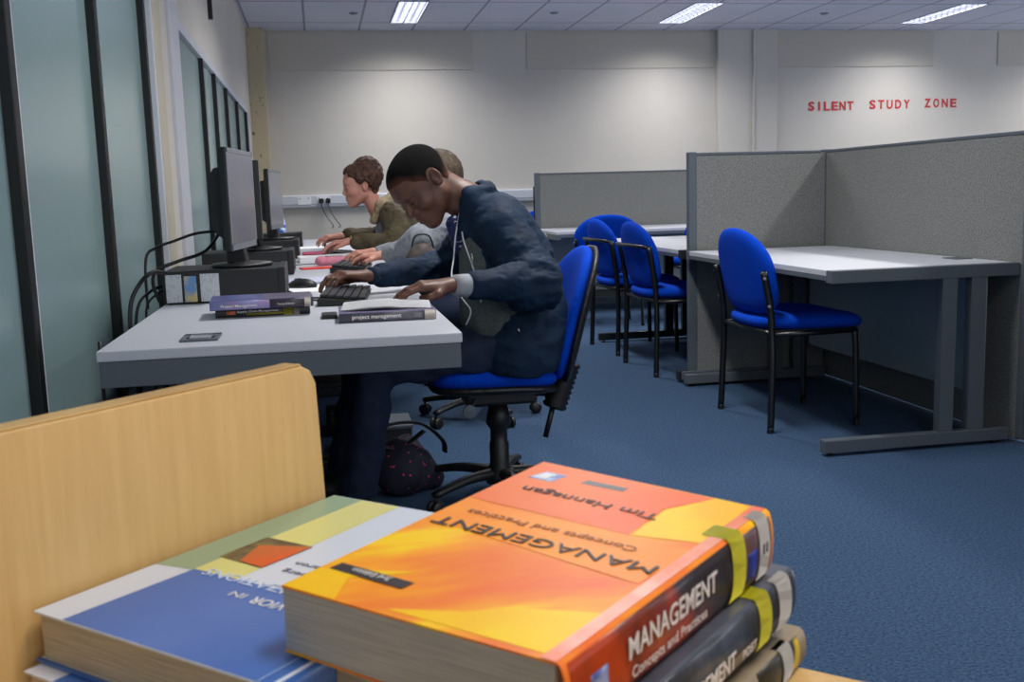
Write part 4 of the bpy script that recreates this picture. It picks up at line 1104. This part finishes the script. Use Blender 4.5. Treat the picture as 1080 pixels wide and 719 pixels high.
# ================================================================== PEOPLE
def head(S, fr, fem=False, k1=1.0):
    """fr.sc scales; x forward, y left, z up; centre about ear level"""
    w = fr.w; A = fr.A; c = fr.sc
    def el(p, r, k=.01, op='u', AA=None): S.ell(w(*p), np.array(r)*c, A if AA is None else AA, k*c, op)
    def cp(a, b_, ra, rb=None, k=.01, op='u'): S.cap(w(*a), w(*b_), ra*c, (ra if rb is None else rb)*c, k*c, op)
    el((-.014, 0, .040), (.098, .075, .082)); el((.028, 0, .028), (.068, .066, .070), .03)
    el((.034, 0, -.030), (.054, .056, .072), .03)                                  # face mass
    j = .9 if fem else 1.0
    cp((.000, .045, -.048), (.062, .016, -.094), .024*j, .018*j, .03); cp((.000, -.045, -.048), (.062, -.016, -.094), .024*j, .018*j, .03)   # jaw
    el((.073, 0, -.093), (.019, .021, .017), .02)                                # chin
    cp((.079, -.030, .026), (.079, .030, .026), .012 if not fem else .008, k=.02)                       # brow
    for s in (-1, 1):
        el((.096, s*.031, .004), (.016, .017, .012), .014, 's')                  # sockets
        el((.078, s*.031, .001), (.0145, .016, .0125), .004)                      # lids over the eyeball
        cp((.090, s*.016, .0), (.089, s*.046, .0), .0018, k=.002, op='s')
        el((.058, s*.043, -.028), (.026, .020, .022), .02)                       # cheekbones
    nw = .85 if fem else 1.1
    cp((.088, 0, .014), (.107, 0, -.026), .0075*nw, .0105*nw, .010)                     # nose
    for s in (-1, 1):
        el((.097, s*.0125*nw, -.032), (.011, .008*nw, .008), .006); el((.101, s*.006, -.040), (.006, .0035, .004), .002, 's')
    lp = 1.2 if not fem else .7
    el((.078, 0, -.058), (.018, .026, .028), .018)
    el((.092, 0, -.055), (.012, .024, .0068*lp), .005); el((.090, 0, -.069), (.0125, .021, .0078*lp), .005)
    for s in (-1, 1):                                                            # ears
        n = A[0]*.25+A[1]*s*.97; n = n/np.linalg.norm(n); f = np.cross(A[2], n); tilt = .25
        f2 = f*math.cos(tilt)-A[2]*math.sin(tilt)*(1 if s > 0 else -1)*1; u2 = np.cross(n, f2)
        E3 = np.array([f2, n, u2])
        S.ell(w(-.012, s*.078, -.004), np.array((.018, .0080, .029))*c, E3, .006*c)
        S.ell(w(-.008, s*.088, -.002), np.array((.010, .009, .020))*c, E3, .004*c, 's')
        cp((-.002, s*.082, .016), (-.019, s*.086, .020), .0028, k=.003); cp((-.019, s*.086, .020), (-.023, s*.084, -.010), .0028, k=.003)
        el((-.003, s*.081, -.010), (.004, .004, .006), .003)

def hand(S, wrist, fwd, up, thumb_side, curls=(.25, .30, .35, .4), spread=.06, sc=1.0, tcurl=.3, base=0.0):
    """fwd: wrist->knuckles; up: back of the hand; thumb_side +1 / -1 along cross(up,fwd)"""
    fr = Fr(wrist, fwd, up, sc); th = thumb_side
    def P(x, y, z): return fr.w(x, y*th, z)
    ks = [(.088, .029, .002), (.092, .009, .005), (.087, -.010, .003), (.079, -.027, -.002)]
    lens = [(.040, .025, .020), (.045, .028, .021), (.041, .026, .020), (.032, .020, .018)]
    rads = [.0095, .0098, .0092, .0082]
    S.cap(P(-.045, .006, 0), P(.004, .009, 0), .0165*sc, .0165*sc, .01); S.cap(P(-.045, -.006, 0), P(.004, -.009, 0), .0165*sc, .0165*sc, .01)
    for (x, y, z) in ks: S.cap(P(.004, y*.42, 0), P(x, y, z), .0145*sc, .0115*sc, .014)
    for i, ((x, y, z), ln, r) in enumerate(zip(ks, lens, rads)):
        p = np.array([x, y, z]); a = curls[i]*.8+base; sy = (1.5-i)*spread
        for j, L in enumerate(ln):
            d = np.array([math.cos(a), sy*math.cos(a), -math.sin(a)]); q = p+d*L
            S.cap(P(*p), P(*q), (r*(1-.08*j))*sc, (r*(.94-.1*j))*sc, .004 if j else .009); p = q; a += curls[i]*(1.1 if j == 0 else .8)
    p0 = (.024, .017, -.006); p1 = (.048, .046, -.016); p2 = (.072, .056-tcurl*.02, -.024); p3 = (.092, .055-tcurl*.06, -.030)
    S.cap(P(*p0), P(*p1), .016*sc, .013*sc, .014); S.cap(P(*p1), P(*p2), .0115*sc, .0105*sc, .004); S.cap(P(*p2), P(*p3), .0105*sc, .0085*sc, .004)

# ------------------------------------------------------------------ the man
HY = 3.40
man = thing('person', 'man in a navy jacket bent over the nearest desk, reading with earphones in', 'person', (.62, HY, 0))
th, psi = R(43), R(33)
hf = Fr((.340, HY-.010, 1.094), (-math.cos(th)*math.cos(psi), -math.cos(th)*math.sin(psi), -math.sin(th)), (-.6, 0, .8), 1.04)
S = SDF((.14, HY-.17, .90), (.62, HY+.17, 1.27), .003)
head(S, hf)
S.cap(hf.w(-.040, 0, -.035), (.485, HY, 1.035), .056, .060, .03)
S.cap((.485, HY, 1.035), (.56, HY, .98), .060, .085, .03)
hS = S.copy()
P, F = S.mesh(); P = relax(P, F, 1, .4)
parts = [(P, F, 0)]
# hands
SL, SH = [None]*2, [None]*2
wn = np.array((.374, 3.028, .795)); wf = np.array((.146, 3.548, .794))
S = SDF((.15, 2.92, .74), (.50, 3.15, .87), .0022)
hand(S, wn, (-1, -.10, .02), (.05, -.15, 1), 1, curls=(.20, .24, .28, .34), base=.12, tcurl=.5, sc=1.0); S.cap(wn, (.45, 3.046, .789), .018, .022, .01)
P, F = S.mesh(); parts.append((relax(P, F, 1, .4), F, 0))
S = SDF((-.06, 3.42, .73), (.28, 3.68, .87), .0022)
hand(S, wf, (-1, -.32, .10), (.12, .10, 1), -1, curls=(.42, .46, .50, .52), base=.05, tcurl=.2); S.cap(wf, (.22, 3.585, .792), .018, .022, .01)
P, F = S.mesh(); parts.append((relax(P, F, 1, .4), F, 0))
# trunk and legs under the clothes (one figure)
S = SDF((-.10, 3.02, .02), (.86, 3.80, 1.05), .012)
S.cap((.65, HY-.07, .56), (.65, HY+.07, .56), .11, k=.05); S.cap((.68, HY-.04, .70), (.68, HY+.04, .70), .10, k=.06)
S.cap((.62, HY-.07, .86), (.62, HY+.07, .86), .11, k=.06); S.cap((.57, HY-.13, .95), (.57, HY+.13, .95), .055, k=.05); S.cap((.56, HY, .98), (.50, HY, 1.02), .07, k=.04)
for s, kn, an in ((-1, (.15, 3.28, .53), (.07, 3.26, .10)), (1, (.13, 3.54, .53), (.03, 3.56, .10))):
    S.cap((.63, HY+s*.09, .55), kn, .075, .055, .04); S.cap(kn, an, .052, .035, .03)
S.cap((.58, 3.22, .93), (.66, 3.13, .765), .045, .04, .03); S.cap((.66, 3.13, .765), (.46, 3.05, .79), .038, .026, .02)
S.cap((.56, 3.58, .93), (.44, 3.70, .80), .045, .04, .03); S.cap((.44, 3.70, .80), (.26, 3.61, .79), .034, .022, .02)
P, F = S.mesh(); parts.append((P, F, 0))
body = sdf_obj('body', parts, M_skin_d, man)
# cropped hair: scalp shell
X, Y, Z = hS.grid()
lx = (X-hf.c[0])*hf.A[0][0]+(Y-hf.c[1])*hf.A[0][1]+(Z-hf.c[2])*hf.A[0][2]
ly = (X-hf.c[0])*hf.A[1][0]+(Y-hf.c[1])*hf.A[1][1]+(Z-hf.c[2])*hf.A[1][2]
lz = (X-hf.c[0])*hf.A[2][0]+(Y-hf.c[1])*hf.A[2][1]+(Z-hf.c[2])*hf.A[2][2]
def hairline(S0, grow, pts, lx, lz, ly, earr=.03):
    zl = np.interp(lx.ravel(), [p[0] for p in pts], [p[1] for p in pts]).reshape(lx.shape)
    H_ = S0.copy(); H_.v = np.maximum(S0.v-grow*np.clip((lz-zl)/.015, .12, 1), (zl-lz)*.8)
    ear = np.sqrt((lx+.012)**2+((lz+.006)*.75)**2)-earr
    side = np.abs(ly)-.058
    H_.v = np.maximum(H_.v, -np.maximum(ear, -side*1.0-.0)) if earr > 0 else H_.v
    return H_
HLINE = [(-.14, .025), (-.10, .0), (-.075, -.030), (-.05, -.045), (-.035, -.02), (.012, -.015), (.022, .014), (.048, .034), (.064, .062), (.095, .072)]
Hs = hairline(hS, .0030, HLINE, lx, lz, ly)
P, F = Hs.mesh(); P = relax(P, F, 1, .4)
hair_o = sdf_obj('hair', [(P, F, 0)], mat('faded_crop', (14, 11, 10), .95, spec=.15, bump=.8, bscale=700), man)
# density of the crop: clipped short (skin showing through) towards the hairline
q = (P-hf.c) @ hf.A.T
zl = np.interp(q[:, 0], [p[0] for p in HLINE], [p[1] for p in HLINE])
den = np.clip((q[:, 2]-zl)/.034, 0, 1)
at = hair_o.data.attributes.new('crop_density', 'FLOAT', 'POINT'); at.data.foreach_set('value', den.astype(np.float32))
nt = hair_o.data.materials[0].node_tree; an = nt.nodes.new('ShaderNodeAttribute'); an.attribute_name = 'crop_density'
mx = nt.nodes.new('ShaderNodeMix'); mx.data_type = 'RGBA'; mx.inputs['A'].default_value = (*s2l((96, 62, 48)), 1); mx.inputs['B'].default_value = (*s2l((14, 11, 10)), 1)
nt.links.new(an.outputs['Fac'], mx.inputs['Factor']); nt.links.new(mx.outputs['Result'], nt.nodes['Principled BSDF'].inputs['Base Color'])
# brows and lash lines
def facelines(fr, parent, mb, me_, sc=1.0, lips=None):
    for s in (-1, 1):
        b = B(); tube(b, [fr.w(.0905, s*.014, .022), fr.w(.0900, s*.030, .028), fr.w(.079, s*.048, .023)], [.0028, .0034, .0014], 6, 4, .7); obj('eyebrow', b, mb, parent, True)
    for s in (-1, 1):
        b = B(); tube(b, [fr.w(.0900, s*.019, -.004), fr.w(.0932, s*.031, -.0035), fr.w(.086, s*.044, -.004)], [.0012, .002, .0012], 6, 4); obj('eyelashes', b, me_, parent, True)
    if lips:
        b = B(); 
        for z, r in ((-.0575, .0045), (-.0675, .0055)): tube(b, [fr.w(.084, -.020, -.0625), fr.w(.0965, -.008, z), fr.w(.0965, .008, z), fr.w(.084, .020, -.0625)], [.001, r*.8, r*.8, .001], 8, 5, .8)
        obj('lips', b, lips, parent, True)
facelines(hf, man, M_hair_k, M_hair_k, lips=mat('lips_dark', (98, 60, 50), .4))

# trousers
S = SDF((-.14, 3.10, .02), (.86, 3.76, .80), .008)
S.cap((.65, HY-.075, .565), (.65, HY+.075, .565), .125, k=.05); S.cap((.67, HY-.05, .66), (.67, HY+.05, .66), .115, k=.05)
for s, kn, an in ((-1, (.15, 3.28, .53), (.08, 3.26, .12)), (1, (.13, 3.54, .53), (.04, 3.56, .12))):
    S.cap((.63, HY+s*.095, .555), kn, .092, .070, .04); S.cap(kn, an, .068, .060, .03)
S.keep(lambda X, Y, Z: (.105-Z)+0*X+0*Y)
S.keep(lambda X, Y, Z: (.489-Z-np.clip((.36-X)*2.0, 0, 1)), .01)
P, F = S.mesh(); P = disp(P, F, .010, 13, seed=3); P = disp(P, F, .004, 34, (1, 1, 1), 9)
m_ = P[:, 0] > .36; P[m_, 2] = np.maximum(P[m_, 2], .486)
sdf_obj('trousers', [(P, F, 0)], M_trouser, man)
for s, (ax, ay) in ((-1, (.07, 3.26)), (1, (.03, 3.56))):
    S = SDF((ax-.26, ay-.09, -.02), (ax+.12, ay+.09, .20), .006)
    S.cap((ax+.03, ay, .045), (ax-.06, ay, .05), .042, .045, .02); S.cap((ax-.06, ay, .045), (ax-.16, ay-.01, .035), .045, .034, .02); S.cap((ax, ay, .08), (ax, ay, .14), .045, .045, .02)
    S.keep(lambda X, Y, Z: (.003-Z)+0*X+0*Y); P, F = S.mesh(); sdf_obj('shoe', [(P, F, 0)], M_blk, man)

# hoodie (grey) under the jacket
def torso(S, g, arms=True, hem=None):
    k = .07
    S.cap((.655, HY-.085, .57), (.655, HY+.085, .57), .118+g, k=k)
    S.cap((.675, HY-.07, .68), (.675, HY+.07, .68), .105+g, k=k)
    S.cap((.635, HY-.085, .82), (.635, HY+.085, .82), .108+g, k=k)
    S.cap((.585, HY-.10, .93), (.585, HY+.10, .93), .078+g, k=k)
    S.cap((.57, HY-.07, .97), (.57, HY+.07, .97), .070+g, k=k)
S = SDF((.38, 3.12, .50), (.84, 3.68, 1.12), .007)
torso(S, .0); S.cap((.548, HY-.07, .66), (.54, HY-.06, .86), .11, .095, .05)
S.keep(lambda X, Y, Z: (.585-Z)+0*X+0*Y)
P, F = S.mesh(); P = disp(P, F, .006, 22, (1, 1, .5), 4); sdf_obj('hoodie', [(P, F, 0)], M_hoodie, man)
b = B()   # shirt collar and hood edge ring around the neck
ring = []
for k in range(25):
    a = 2*PI*k/24; ring.append((.505+.070*math.cos(a)-.006, HY+.078*math.sin(a), 1.005-.60*(.070*math.cos(a))*-1-.012*abs(math.sin(a))))
tube(b, [(x, y, z+.0) for x, y, z in ring], .016, 8); obj('hood_collar', b, M_hoodie, man, True)

b = B(); tube(b, [(.500, HY-.070, 1.045), (.468, HY-.078, 1.02), (.452, HY-.066, .97), (.455, HY-.05, .93)], [.012, .016, .016, .010], 10, 5, .8); obj('shirt_collar', b, mat('shirt_pale', (186, 188, 192), .85), man, True)
# tie / scarf with white stripes at the throat
S = SDF((.38, 3.28, .78), (.60, 3.50, 1.02), .005)
S.cap((.438, HY-.045, .965), (.452, HY-.03, .90), .032, .028, .02); S.cap((.462, HY-.02, .90), (.49, HY-.02, .82), .024, .03, .02)
P, F = S.mesh(); sdf_obj('neck_scarf', [(P, F, 0)], mat('striped_scarf', (22, 34, 84), .7, rgb2=(190, 198, 214), vscale=55, stretch=(1, .4, 1.8), lo=.60, hi=.66), man)

# jacket
S = SDF((.16, 2.94, .40), (.86, 3.84, 1.14), .006)
torso(S, .014)
S.cap((.50, HY-.085, .70), (.56, HY-.10, .90), .05, .05, .06); S.cap((.52, HY+.10, .70), (.54, HY+.10, .90), .05, .05, .06)
S.cap((.62, HY-.10, .53), (.62, HY+.10, .53), .125, k=.05)
# opening at the front
S.ell((.42, HY-.0, .84), (.135, .080, .30), None, .015, 's')
# near sleeve
S.cap((.575, 3.235, .945), (.668, 3.130, .775), .076, .066, .022); S.cap((.668, 3.130, .775), (.452, 3.046, .789), .066, .040, .02)
S.cap((.655, 3.14, .755), (.60, 3.11, .76), .06, .055, .02)
# far sleeve
S.cap((.56, 3.56, .94), (.45, 3.70, .80), .075, .062, .045); S.cap((.45, 3.70, .80), (.205, 3.582, .792), .060, .037, .02)
# stand collar
S.cap((.540, HY-.060, 1.070), (.480, HY-.092, 1.062), .022, .018, .02); S.cap((.540, HY+.060, 1.070), (.480, HY+.092, 1.062), .022, .018, .02); S.cap((.546, HY-.055, 1.075), (.546, HY+.055, 1.075), .024, k=.02); S.cap((.52, HY-.085, 1.03), (.49, HY-.095, 1.03), .026, .022, .02); S.cap((.52, HY+.085, 1.03), (.49, HY+.095, 1.03), .026, .022, .02); S.cap((.56, HY-.055, 1.01), (.56, HY+.055, 1.01), .035, k=.03)
S.cap((.480, HY-.092, 1.06), (.460, HY-.080, .94), .020, .024, .02); S.cap((.480, HY+.092, 1.06), (.460, HY+.080, .94), .022, .024, .02)
# hollow for the neck
S.cap((.585, HY, .985), (.42, HY, 1.12), .060, .072, .01, 's')
S.keep(lambda X, Y, Z: (.470-Z+.12*(.60-X))+0*Y, .01)
P, F = S.mesh()
def fold_w(p):
    return 1.0
def armmask(p):
    # stronger creases around the elbow bends
    d1 = math.dist(p, (.655, 3.12, .775)); d2 = math.dist(p, (.45, 3.70, .80))
    return max(0, 1-d1/.20)+max(0, 1-d2/.2)
P = disp(P, F, .010, 9, seed=1); P = disp(P, F, .015, 15, (.7, 1.0, 1.5), 5, True, lambda p: .30+armmask(p)*.9); P = disp(P, F, .004, 40, (1, 1, 2), 8, True, lambda p: .4+armmask(p))
m_ = (P[:, 2] < .492) & (P[:, 1] > 3.2); P[m_, 2] = np.maximum(P[m_, 2], .478)
sdf_obj('jacket', [(P, F, 0)], M_navy, man)
# knitted grey cuff on the near wrist
b = B(); tube(b, [(.430, 3.042, .789), (.384, 3.031, .793)], [.037, .032], 18, 0, 1.0); obj('hoodie_cuff', b, mat('pale_cuff', (150, 154, 158), .9, bump=.3), man, True)
b = B(); tube(b, [(.200, 3.578, .792), (.160, 3.556, .793)], [.033, .030], 16); obj('hoodie_cuff', b, M_navy, man, True)
# zip pull on the pocket and chest zip
b = B(); tube(b, [(.605, 3.192, .632), (.612, 3.188, .612), (.618, 3.190, .588)], .0045, 7, 3); obj('zip_pull', b, mat('zip_metal', (190, 186, 176), .3, metal=.8), man, True)
b = B(); tube(b, [(.470, 3.232, .875), (.473, 3.228, .845)], .003, 6); obj('zip_pull', b, mat('zip_metal', (190, 186, 176), .3), man, True)

# earphone wires
cm = mat('white_cable', (214, 214, 218), .4)
er = thing('earphones', "white earphone wires hanging from the man's collar down past his hand", 'earphones', (.44, 3.3, .9))
b = B(); tube(b, [(.445, HY-.075, .985), (.43, HY-.095, .93), (.418, 3.28, .86), (.40, 3.20, .80), (.425, 3.17, .74), (.45, 3.16, .70), (.435, 3.17, .655)], .0026, 6, 7); obj('wire', b, cm, er, True)
b = B(); tube(b, [(.452, HY-.085, .965), (.452, HY-.12, .915), (.47, 3.235, .84), (.485, 3.21, .77), (.49, 3.2, .72)], .0026, 6, 7); obj('wire', b, cm, er, True)

# ------------------------------------------------------------------ woman with a bun in an olive parka
WY = 5.93
wo = thing('person', 'woman with a brown bun in an olive parka, typing at the far desks', 'person', (.42, WY, 0))
wf_ = Fr((.243, WY, 1.128), (-math.cos(R(8)), -.10, -math.sin(R(8))), (0, 0, 1), .98)
S = SDF((.06, WY-.15, .92), (.46, WY+.15, 1.30), .0045)
head(S, wf_, True); S.cap(wf_.w(-.030, 0, -.05), (.335, WY, .985), .046, .050, .02); S.cap((.335, WY, .985), (.40, WY, .93), .05, .07, .02)
hS = S.copy(); P, F = S.mesh(); parts = [(P, F, 0)]
def arm_hand(wr, fwd, side, base=.1):
    S = SDF(np.array(wr)-.15, np.array(wr)+.15, .004)
    hand(S, wr, fwd, (.05, 0, 1), side, curls=(.3, .34, .38, .42), base=base, sc=.92); P, F = S.mesh(); parts.append((P, F, 0))
wl = (.155, WY-.16, .825); wr_ = (.12, WY+.14, .845)
arm_hand(wl, (-1, .10, -.12), 1); arm_hand(wr_, (-1, -.15, -.05), -1)
S = SDF((-.10, WY-.30, .02), (.72, WY+.30, 1.0), .014)
S.cap((.50, WY-.07, .56), (.50, WY+.07, .56), .10, k=.05); S.cap((.47, WY-.05, .80), (.47, WY+.05, .80), .09, k=.06); S.cap((.42, WY-.11, .92), (.42, WY+.11, .92), .05, k=.05)
for s in (-1, 1): S.cap((.48, WY+s*.09, .54), (.06, WY+s*.10, .52), .075, .055, .03); S.cap((.06, WY+s*.10, .52), (.04, WY+s*.10, .10), .05, .035, .03)
P, F = S.mesh(); parts.append((P, F, 0))
sdf_obj('body', parts, M_skin_l, wo)
X, Y, Z = hS.grid()
def loc_(fr):
    return [((X-fr.c[0])*fr.A[i][0]+(Y-fr.c[1])*fr.A[i][1]+(Z-fr.c[2])*fr.A[i][2])/fr.sc for i in range(3)]
lx, ly, lz = loc_(wf_)
Hs = hairline(hS, .010, [(-.12, -.05), (-.06, -.05), (-.035, -.01), (.010, .0), (.030, .035), (.055, .055), (.072, .080), (.095, .085)], lx, lz, ly, .028)
Hs.ell(wf_.w(-.050, 0, .105), (.066, .062, .052), wf_.A, .02); Hs.ell(wf_.w(-.085, 0, .060), (.050, .058, .055), wf_.A, .02)
P, F = Hs.mesh(); P = disp(P, F, .010, 32, (1, 1, 1), 2, True); sdf_obj('hair', [(P, F, 0)], M_hair_b, wo)
facelines(wf_, wo, M_hair_b, M_hair_k, lips=mat('lips_pink', (190, 122, 112), .45))
S = SDF((.10, WY-.34, .48), (.74, WY+.34, 1.08), .008)
S.cap((.52, WY-.09, .56), (.52, WY+.09, .56), .13, k=.06); S.cap((.50, WY-.07, .72), (.50, WY+.07, .72), .125, k=.06); S.cap((.46, WY-.08, .86), (.46, WY+.08, .86), .115, k=.06)
S.cap((.40, WY-.10, .965), (.40, WY+.10, .965), .066, k=.05)
for s, (el_, wr2) in ((-1, ((.42, WY-.26, .80), (.20, WY-.175, .822))), (1, ((.38, WY+.24, .82), (.165, WY+.155, .842)))):
    S.cap((.42, WY+s*.16, .93), el_, .070, .062, .04); S.cap(el_, wr2, .060, .042, .03)
S.ell((.30, WY, .84), (.10, .06, .16), None, .01, 's')
P, F = S.mesh(); P = disp(P, F, .012, 14, seed=2); P = disp(P, F, .006, 34, (1, 1, 1.4), 7, True); sdf_obj('parka', [(P, F, 0)], M_parka, wo)
S = SDF((.22, WY-.2, .82), (.60, WY+.2, 1.10), .007)
for s in (-1, 1): S.cap((.42, WY+s*.02, 1.045), (.35, WY+s*.080, 1.015), .042, .036, .02); S.cap((.35, WY+s*.080, 1.015), (.305, WY+s*.06, .93), .034, .022, .02)
S.cap((.42, WY, 1.04), (.47, WY, 1.00), .048, .05, .02)
P, F = S.mesh(); P = disp(P, F, .006, 40, seed=5); sdf_obj('hood_lining', [(P, F, 0)], M_fur, wo)
S = SDF((.24, WY-.15, .60), (.60, WY+.15, 1.0), .01)
S.cap((.42, WY-.05, .66), (.40, WY-.05, .88), .11, .085, .05); S.cap((.42, WY+.05, .66), (.40, WY+.05, .88), .11, .085, .05); P, F = S.mesh(); sdf_obj('top', [(P, F, 0)], M_cardi, wo)
S = SDF((-.06, WY-.22, .02), (.70, WY+.22, .72), .012)
S.cap((.50, WY-.07, .56), (.50, WY+.07, .56), .12, k=.05)
for s in (-1, 1): S.cap((.48, WY+s*.09, .55), (.06, WY+s*.10, .53), .088, .066, .03); S.cap((.06, WY+s*.10, .53), (.04, WY+s*.10, .10), .06, .045, .03)
P, F = S.mesh(); sdf_obj('trousers', [(P, F, 0)], M_trouser, wo)
for s in (-1, 1):
    b = B(); box(b, (-.14, WY+s*.10-.04, .003), (.08, WY+s*.10+.04, .10), .025, seg=3); obj('shoe', b, M_blk, wo, True)
b = B(); tube(b, [(wl[0]+.012+.0, wl[1]+.028*math.cos(a), wl[2]+.028*math.sin(a)) for a in [k*PI/8 for k in range(17)]], .005, 6); obj('wristwatch', b, mat('watch_gold', (190, 160, 100), .3, metal=.6), wo, True)

# ------------------------------------------------------------------ long-haired person in grey, mostly behind the man
GY = 4.72
gp = thing('person', 'long-haired person in a grey top, mostly hidden behind the man, typing on a keyboard', 'person', (.68, GY, 0))
gf = Fr((.590-.07, GY, 1.120), (-math.cos(R(12)), .12, -math.sin(R(12))), (0, 0, 1), .98)
S = SDF((.33, GY-.15, .90), (.82, GY+.15, 1.30), .006)
head(S, gf, True); S.cap(gf.w(-.030, 0, -.05), (.58, GY, .98), .046, .05, .02); S.cap((.58, GY, .98), (.62, GY, .93), .05, .06, .02); hS = S.copy(); P, F = S.mesh(); parts = [(P, F, 0)]
arm_hand((.275, GY-.02, .80), (-1, .35, -.05), 1)
arm_hand((.25, GY+.30, .80), (-1, .0, -.05), -1)
S = SDF((-.05, GY-.35, .02), (.95, GY+.45, 1.02), .016)
S.cap((.70, GY-.07, .56), (.70, GY+.07, .56), .10, k=.05); S.cap((.70, GY-.05, .80), (.70, GY+.05, .80), .09, k=.06); S.cap((.61, GY-.11, .93), (.61, GY+.11, .93), .05, k=.05)
for s in (-1, 1): S.cap((.68, GY+s*.09, .54), (.20, GY+s*.10, .52), .075, .055, .03); S.cap((.20, GY+s*.10, .52), (.16, GY+s*.10, .10), .05, .035, .03)
P, F = S.mesh(); parts.append((P, F, 0)); sdf_obj('body', parts, M_skin_l, gp)
X, Y, Z = hS.grid(); lx, ly, lz = loc_(gf)
Hs = hairline(hS, .014, [(-.12, -.2), (-.03, -.2), (.0, -.10), (.030, .02), (.055, .055), (.072, .080), (.095, .085)], lx, lz, ly, -1)
S2 = SDF((.38, GY-.16, .84), (.86, GY+.16, 1.32), .006)
S2.ell(gf.w(-.022, 0, .050), (.105, .088, .092), gf.A, .02); S2.cap(gf.w(-.05, .03, .03), (.62, GY-.03, .91), .075, .06, .05); S2.cap(gf.w(-.05, -.03, .03), (.62, GY+.03, .91), .075, .06, .05)
S2.ell(gf.w(.075, 0, -.045), (.085, .085, .085), gf.A, .02, 's')
P, F = S2.mesh(); P = disp(P, F, .008, 28, (1, 1, .25), 2, True); sdf_obj('hair', [(P, F, 0)], M_hair_l, gp)
facelines(gf, gp, M_hair_l, M_hair_k)
S = SDF((.24, GY-.36, .48), (.96, GY+.46, 1.08), .009)
S.cap((.71, GY-.09, .57), (.71, GY+.09, .57), .13, k=.06); S.cap((.71, GY-.07, .72), (.71, GY+.07, .72), .12, k=.06); S.cap((.65, GY-.08, .86), (.65, GY+.08, .86), .115, k=.06)
S.cap((.60, GY-.12, .94), (.60, GY+.12, .94), .062, k=.05)
for s, (sh, el_, wr2) in ((-1, ((.56, GY-.18, .93), (.44, GY-.20, .87), (.305, GY-.035, .80))), (1, ((.56, GY+.16, .93), (.52, GY+.30, .80), (.29, GY+.30, .80)))):
    S.cap(sh, el_, .078, .072, .04); S.cap(el_, wr2, .060, .036, .03)
P, F = S.mesh(); P = disp(P, F, .008, 16, seed=3); P = disp(P, F, .004, 34, seed=3, ridged=True); sdf_obj('top', [(P, F, 0)], M_cardi, gp)
S = SDF((.06, GY-.22, .02), (.90, GY+.22, .72), .013)
S.cap((.70, GY-.07, .56), (.70, GY+.07, .56), .12, k=.05)
for s in (-1, 1): S.cap((.68, GY+s*.09, .55), (.20, GY+s*.10, .53), .088, .066, .03); S.cap((.20, GY+s*.10, .53), (.16, GY+s*.10, .10), .06, .045, .03)
P, F = S.mesh(); sdf_obj('trousers', [(P, F, 0)], M_trouser, gp)
for s in (-1, 1):
    b = B(); box(b, (-.02, GY+s*.10-.04, .003), (.20, GY+s*.10+.04, .10), .025, seg=3); obj('shoe', b, M_blk, gp, True)
# dark handbag on the second person's lap
S = SDF((.28, 4.28, .50), (.66, 4.60, .92), .008)
S.ell((.43, 4.42, .745), (.085, .055, .115), None, .03); P, F = S.mesh(); P = disp(P, F, .01, 18)
t = thing('shoulder_bag', 'dark brown soft bag between the man and the grey-sleeved person', 'bag', (.45, 4.47, .63))
sdf_obj('bag_body', [(P, F, 0)], mat('bag_brown', (46, 40, 42), .7, rgb2=(84, 74, 70), vscale=26), t)
b = B(); tube(b, [(.38, 4.42, .82), (.40, 4.42, .89), (.46, 4.42, .89), (.48, 4.42, .82)], .008, 8, 5, .5); obj('bag_strap', b, M_blk, t, True)

# ================================================================== CAMERA, WORLD
f_px, yaw, pitch, roll, CH = 1080.743, .1811, .1423, .0296, 1.0574
right = Vector((0.9824577, -0.18416325, -0.02933894)); up = Vector((0.05468613, 0.13410486, 0.98945708)); fwd = Vector((0.17828714, 0.97370416, -0.14182353))
cam = bpy.data.cameras.new('camera'); co = bpy.data.objects.new('camera', cam); COL.objects.link(co)
co.matrix_world = Matrix(((right.x, up.x, -fwd.x, 0), (right.y, up.y, -fwd.y, 0), (right.z, up.z, -fwd.z, CH), (0, 0, 0, 1)))
cam.sensor_width = 36; cam.sensor_fit = 'HORIZONTAL'; cam.lens = f_px/1080*36; cam.clip_start = .02; cam.clip_end = 60
cam.dof.use_dof = True; cam.dof.focus_distance = 3.3; cam.dof.aperture_fstop = 18
scene.camera = co

w = bpy.data.worlds.new('world'); scene.world = w; w.use_nodes = True
w.node_tree.nodes['Background'].inputs[0].default_value = (.8, .85, 1, 1); w.node_tree.nodes['Background'].inputs[1].default_value = .3
vs = scene.view_settings; vs.view_transform = 'Standard'; vs.look = 'None'; vs.gamma = 1; vs.use_curve_mapping = False; vs.exposure = -0.62
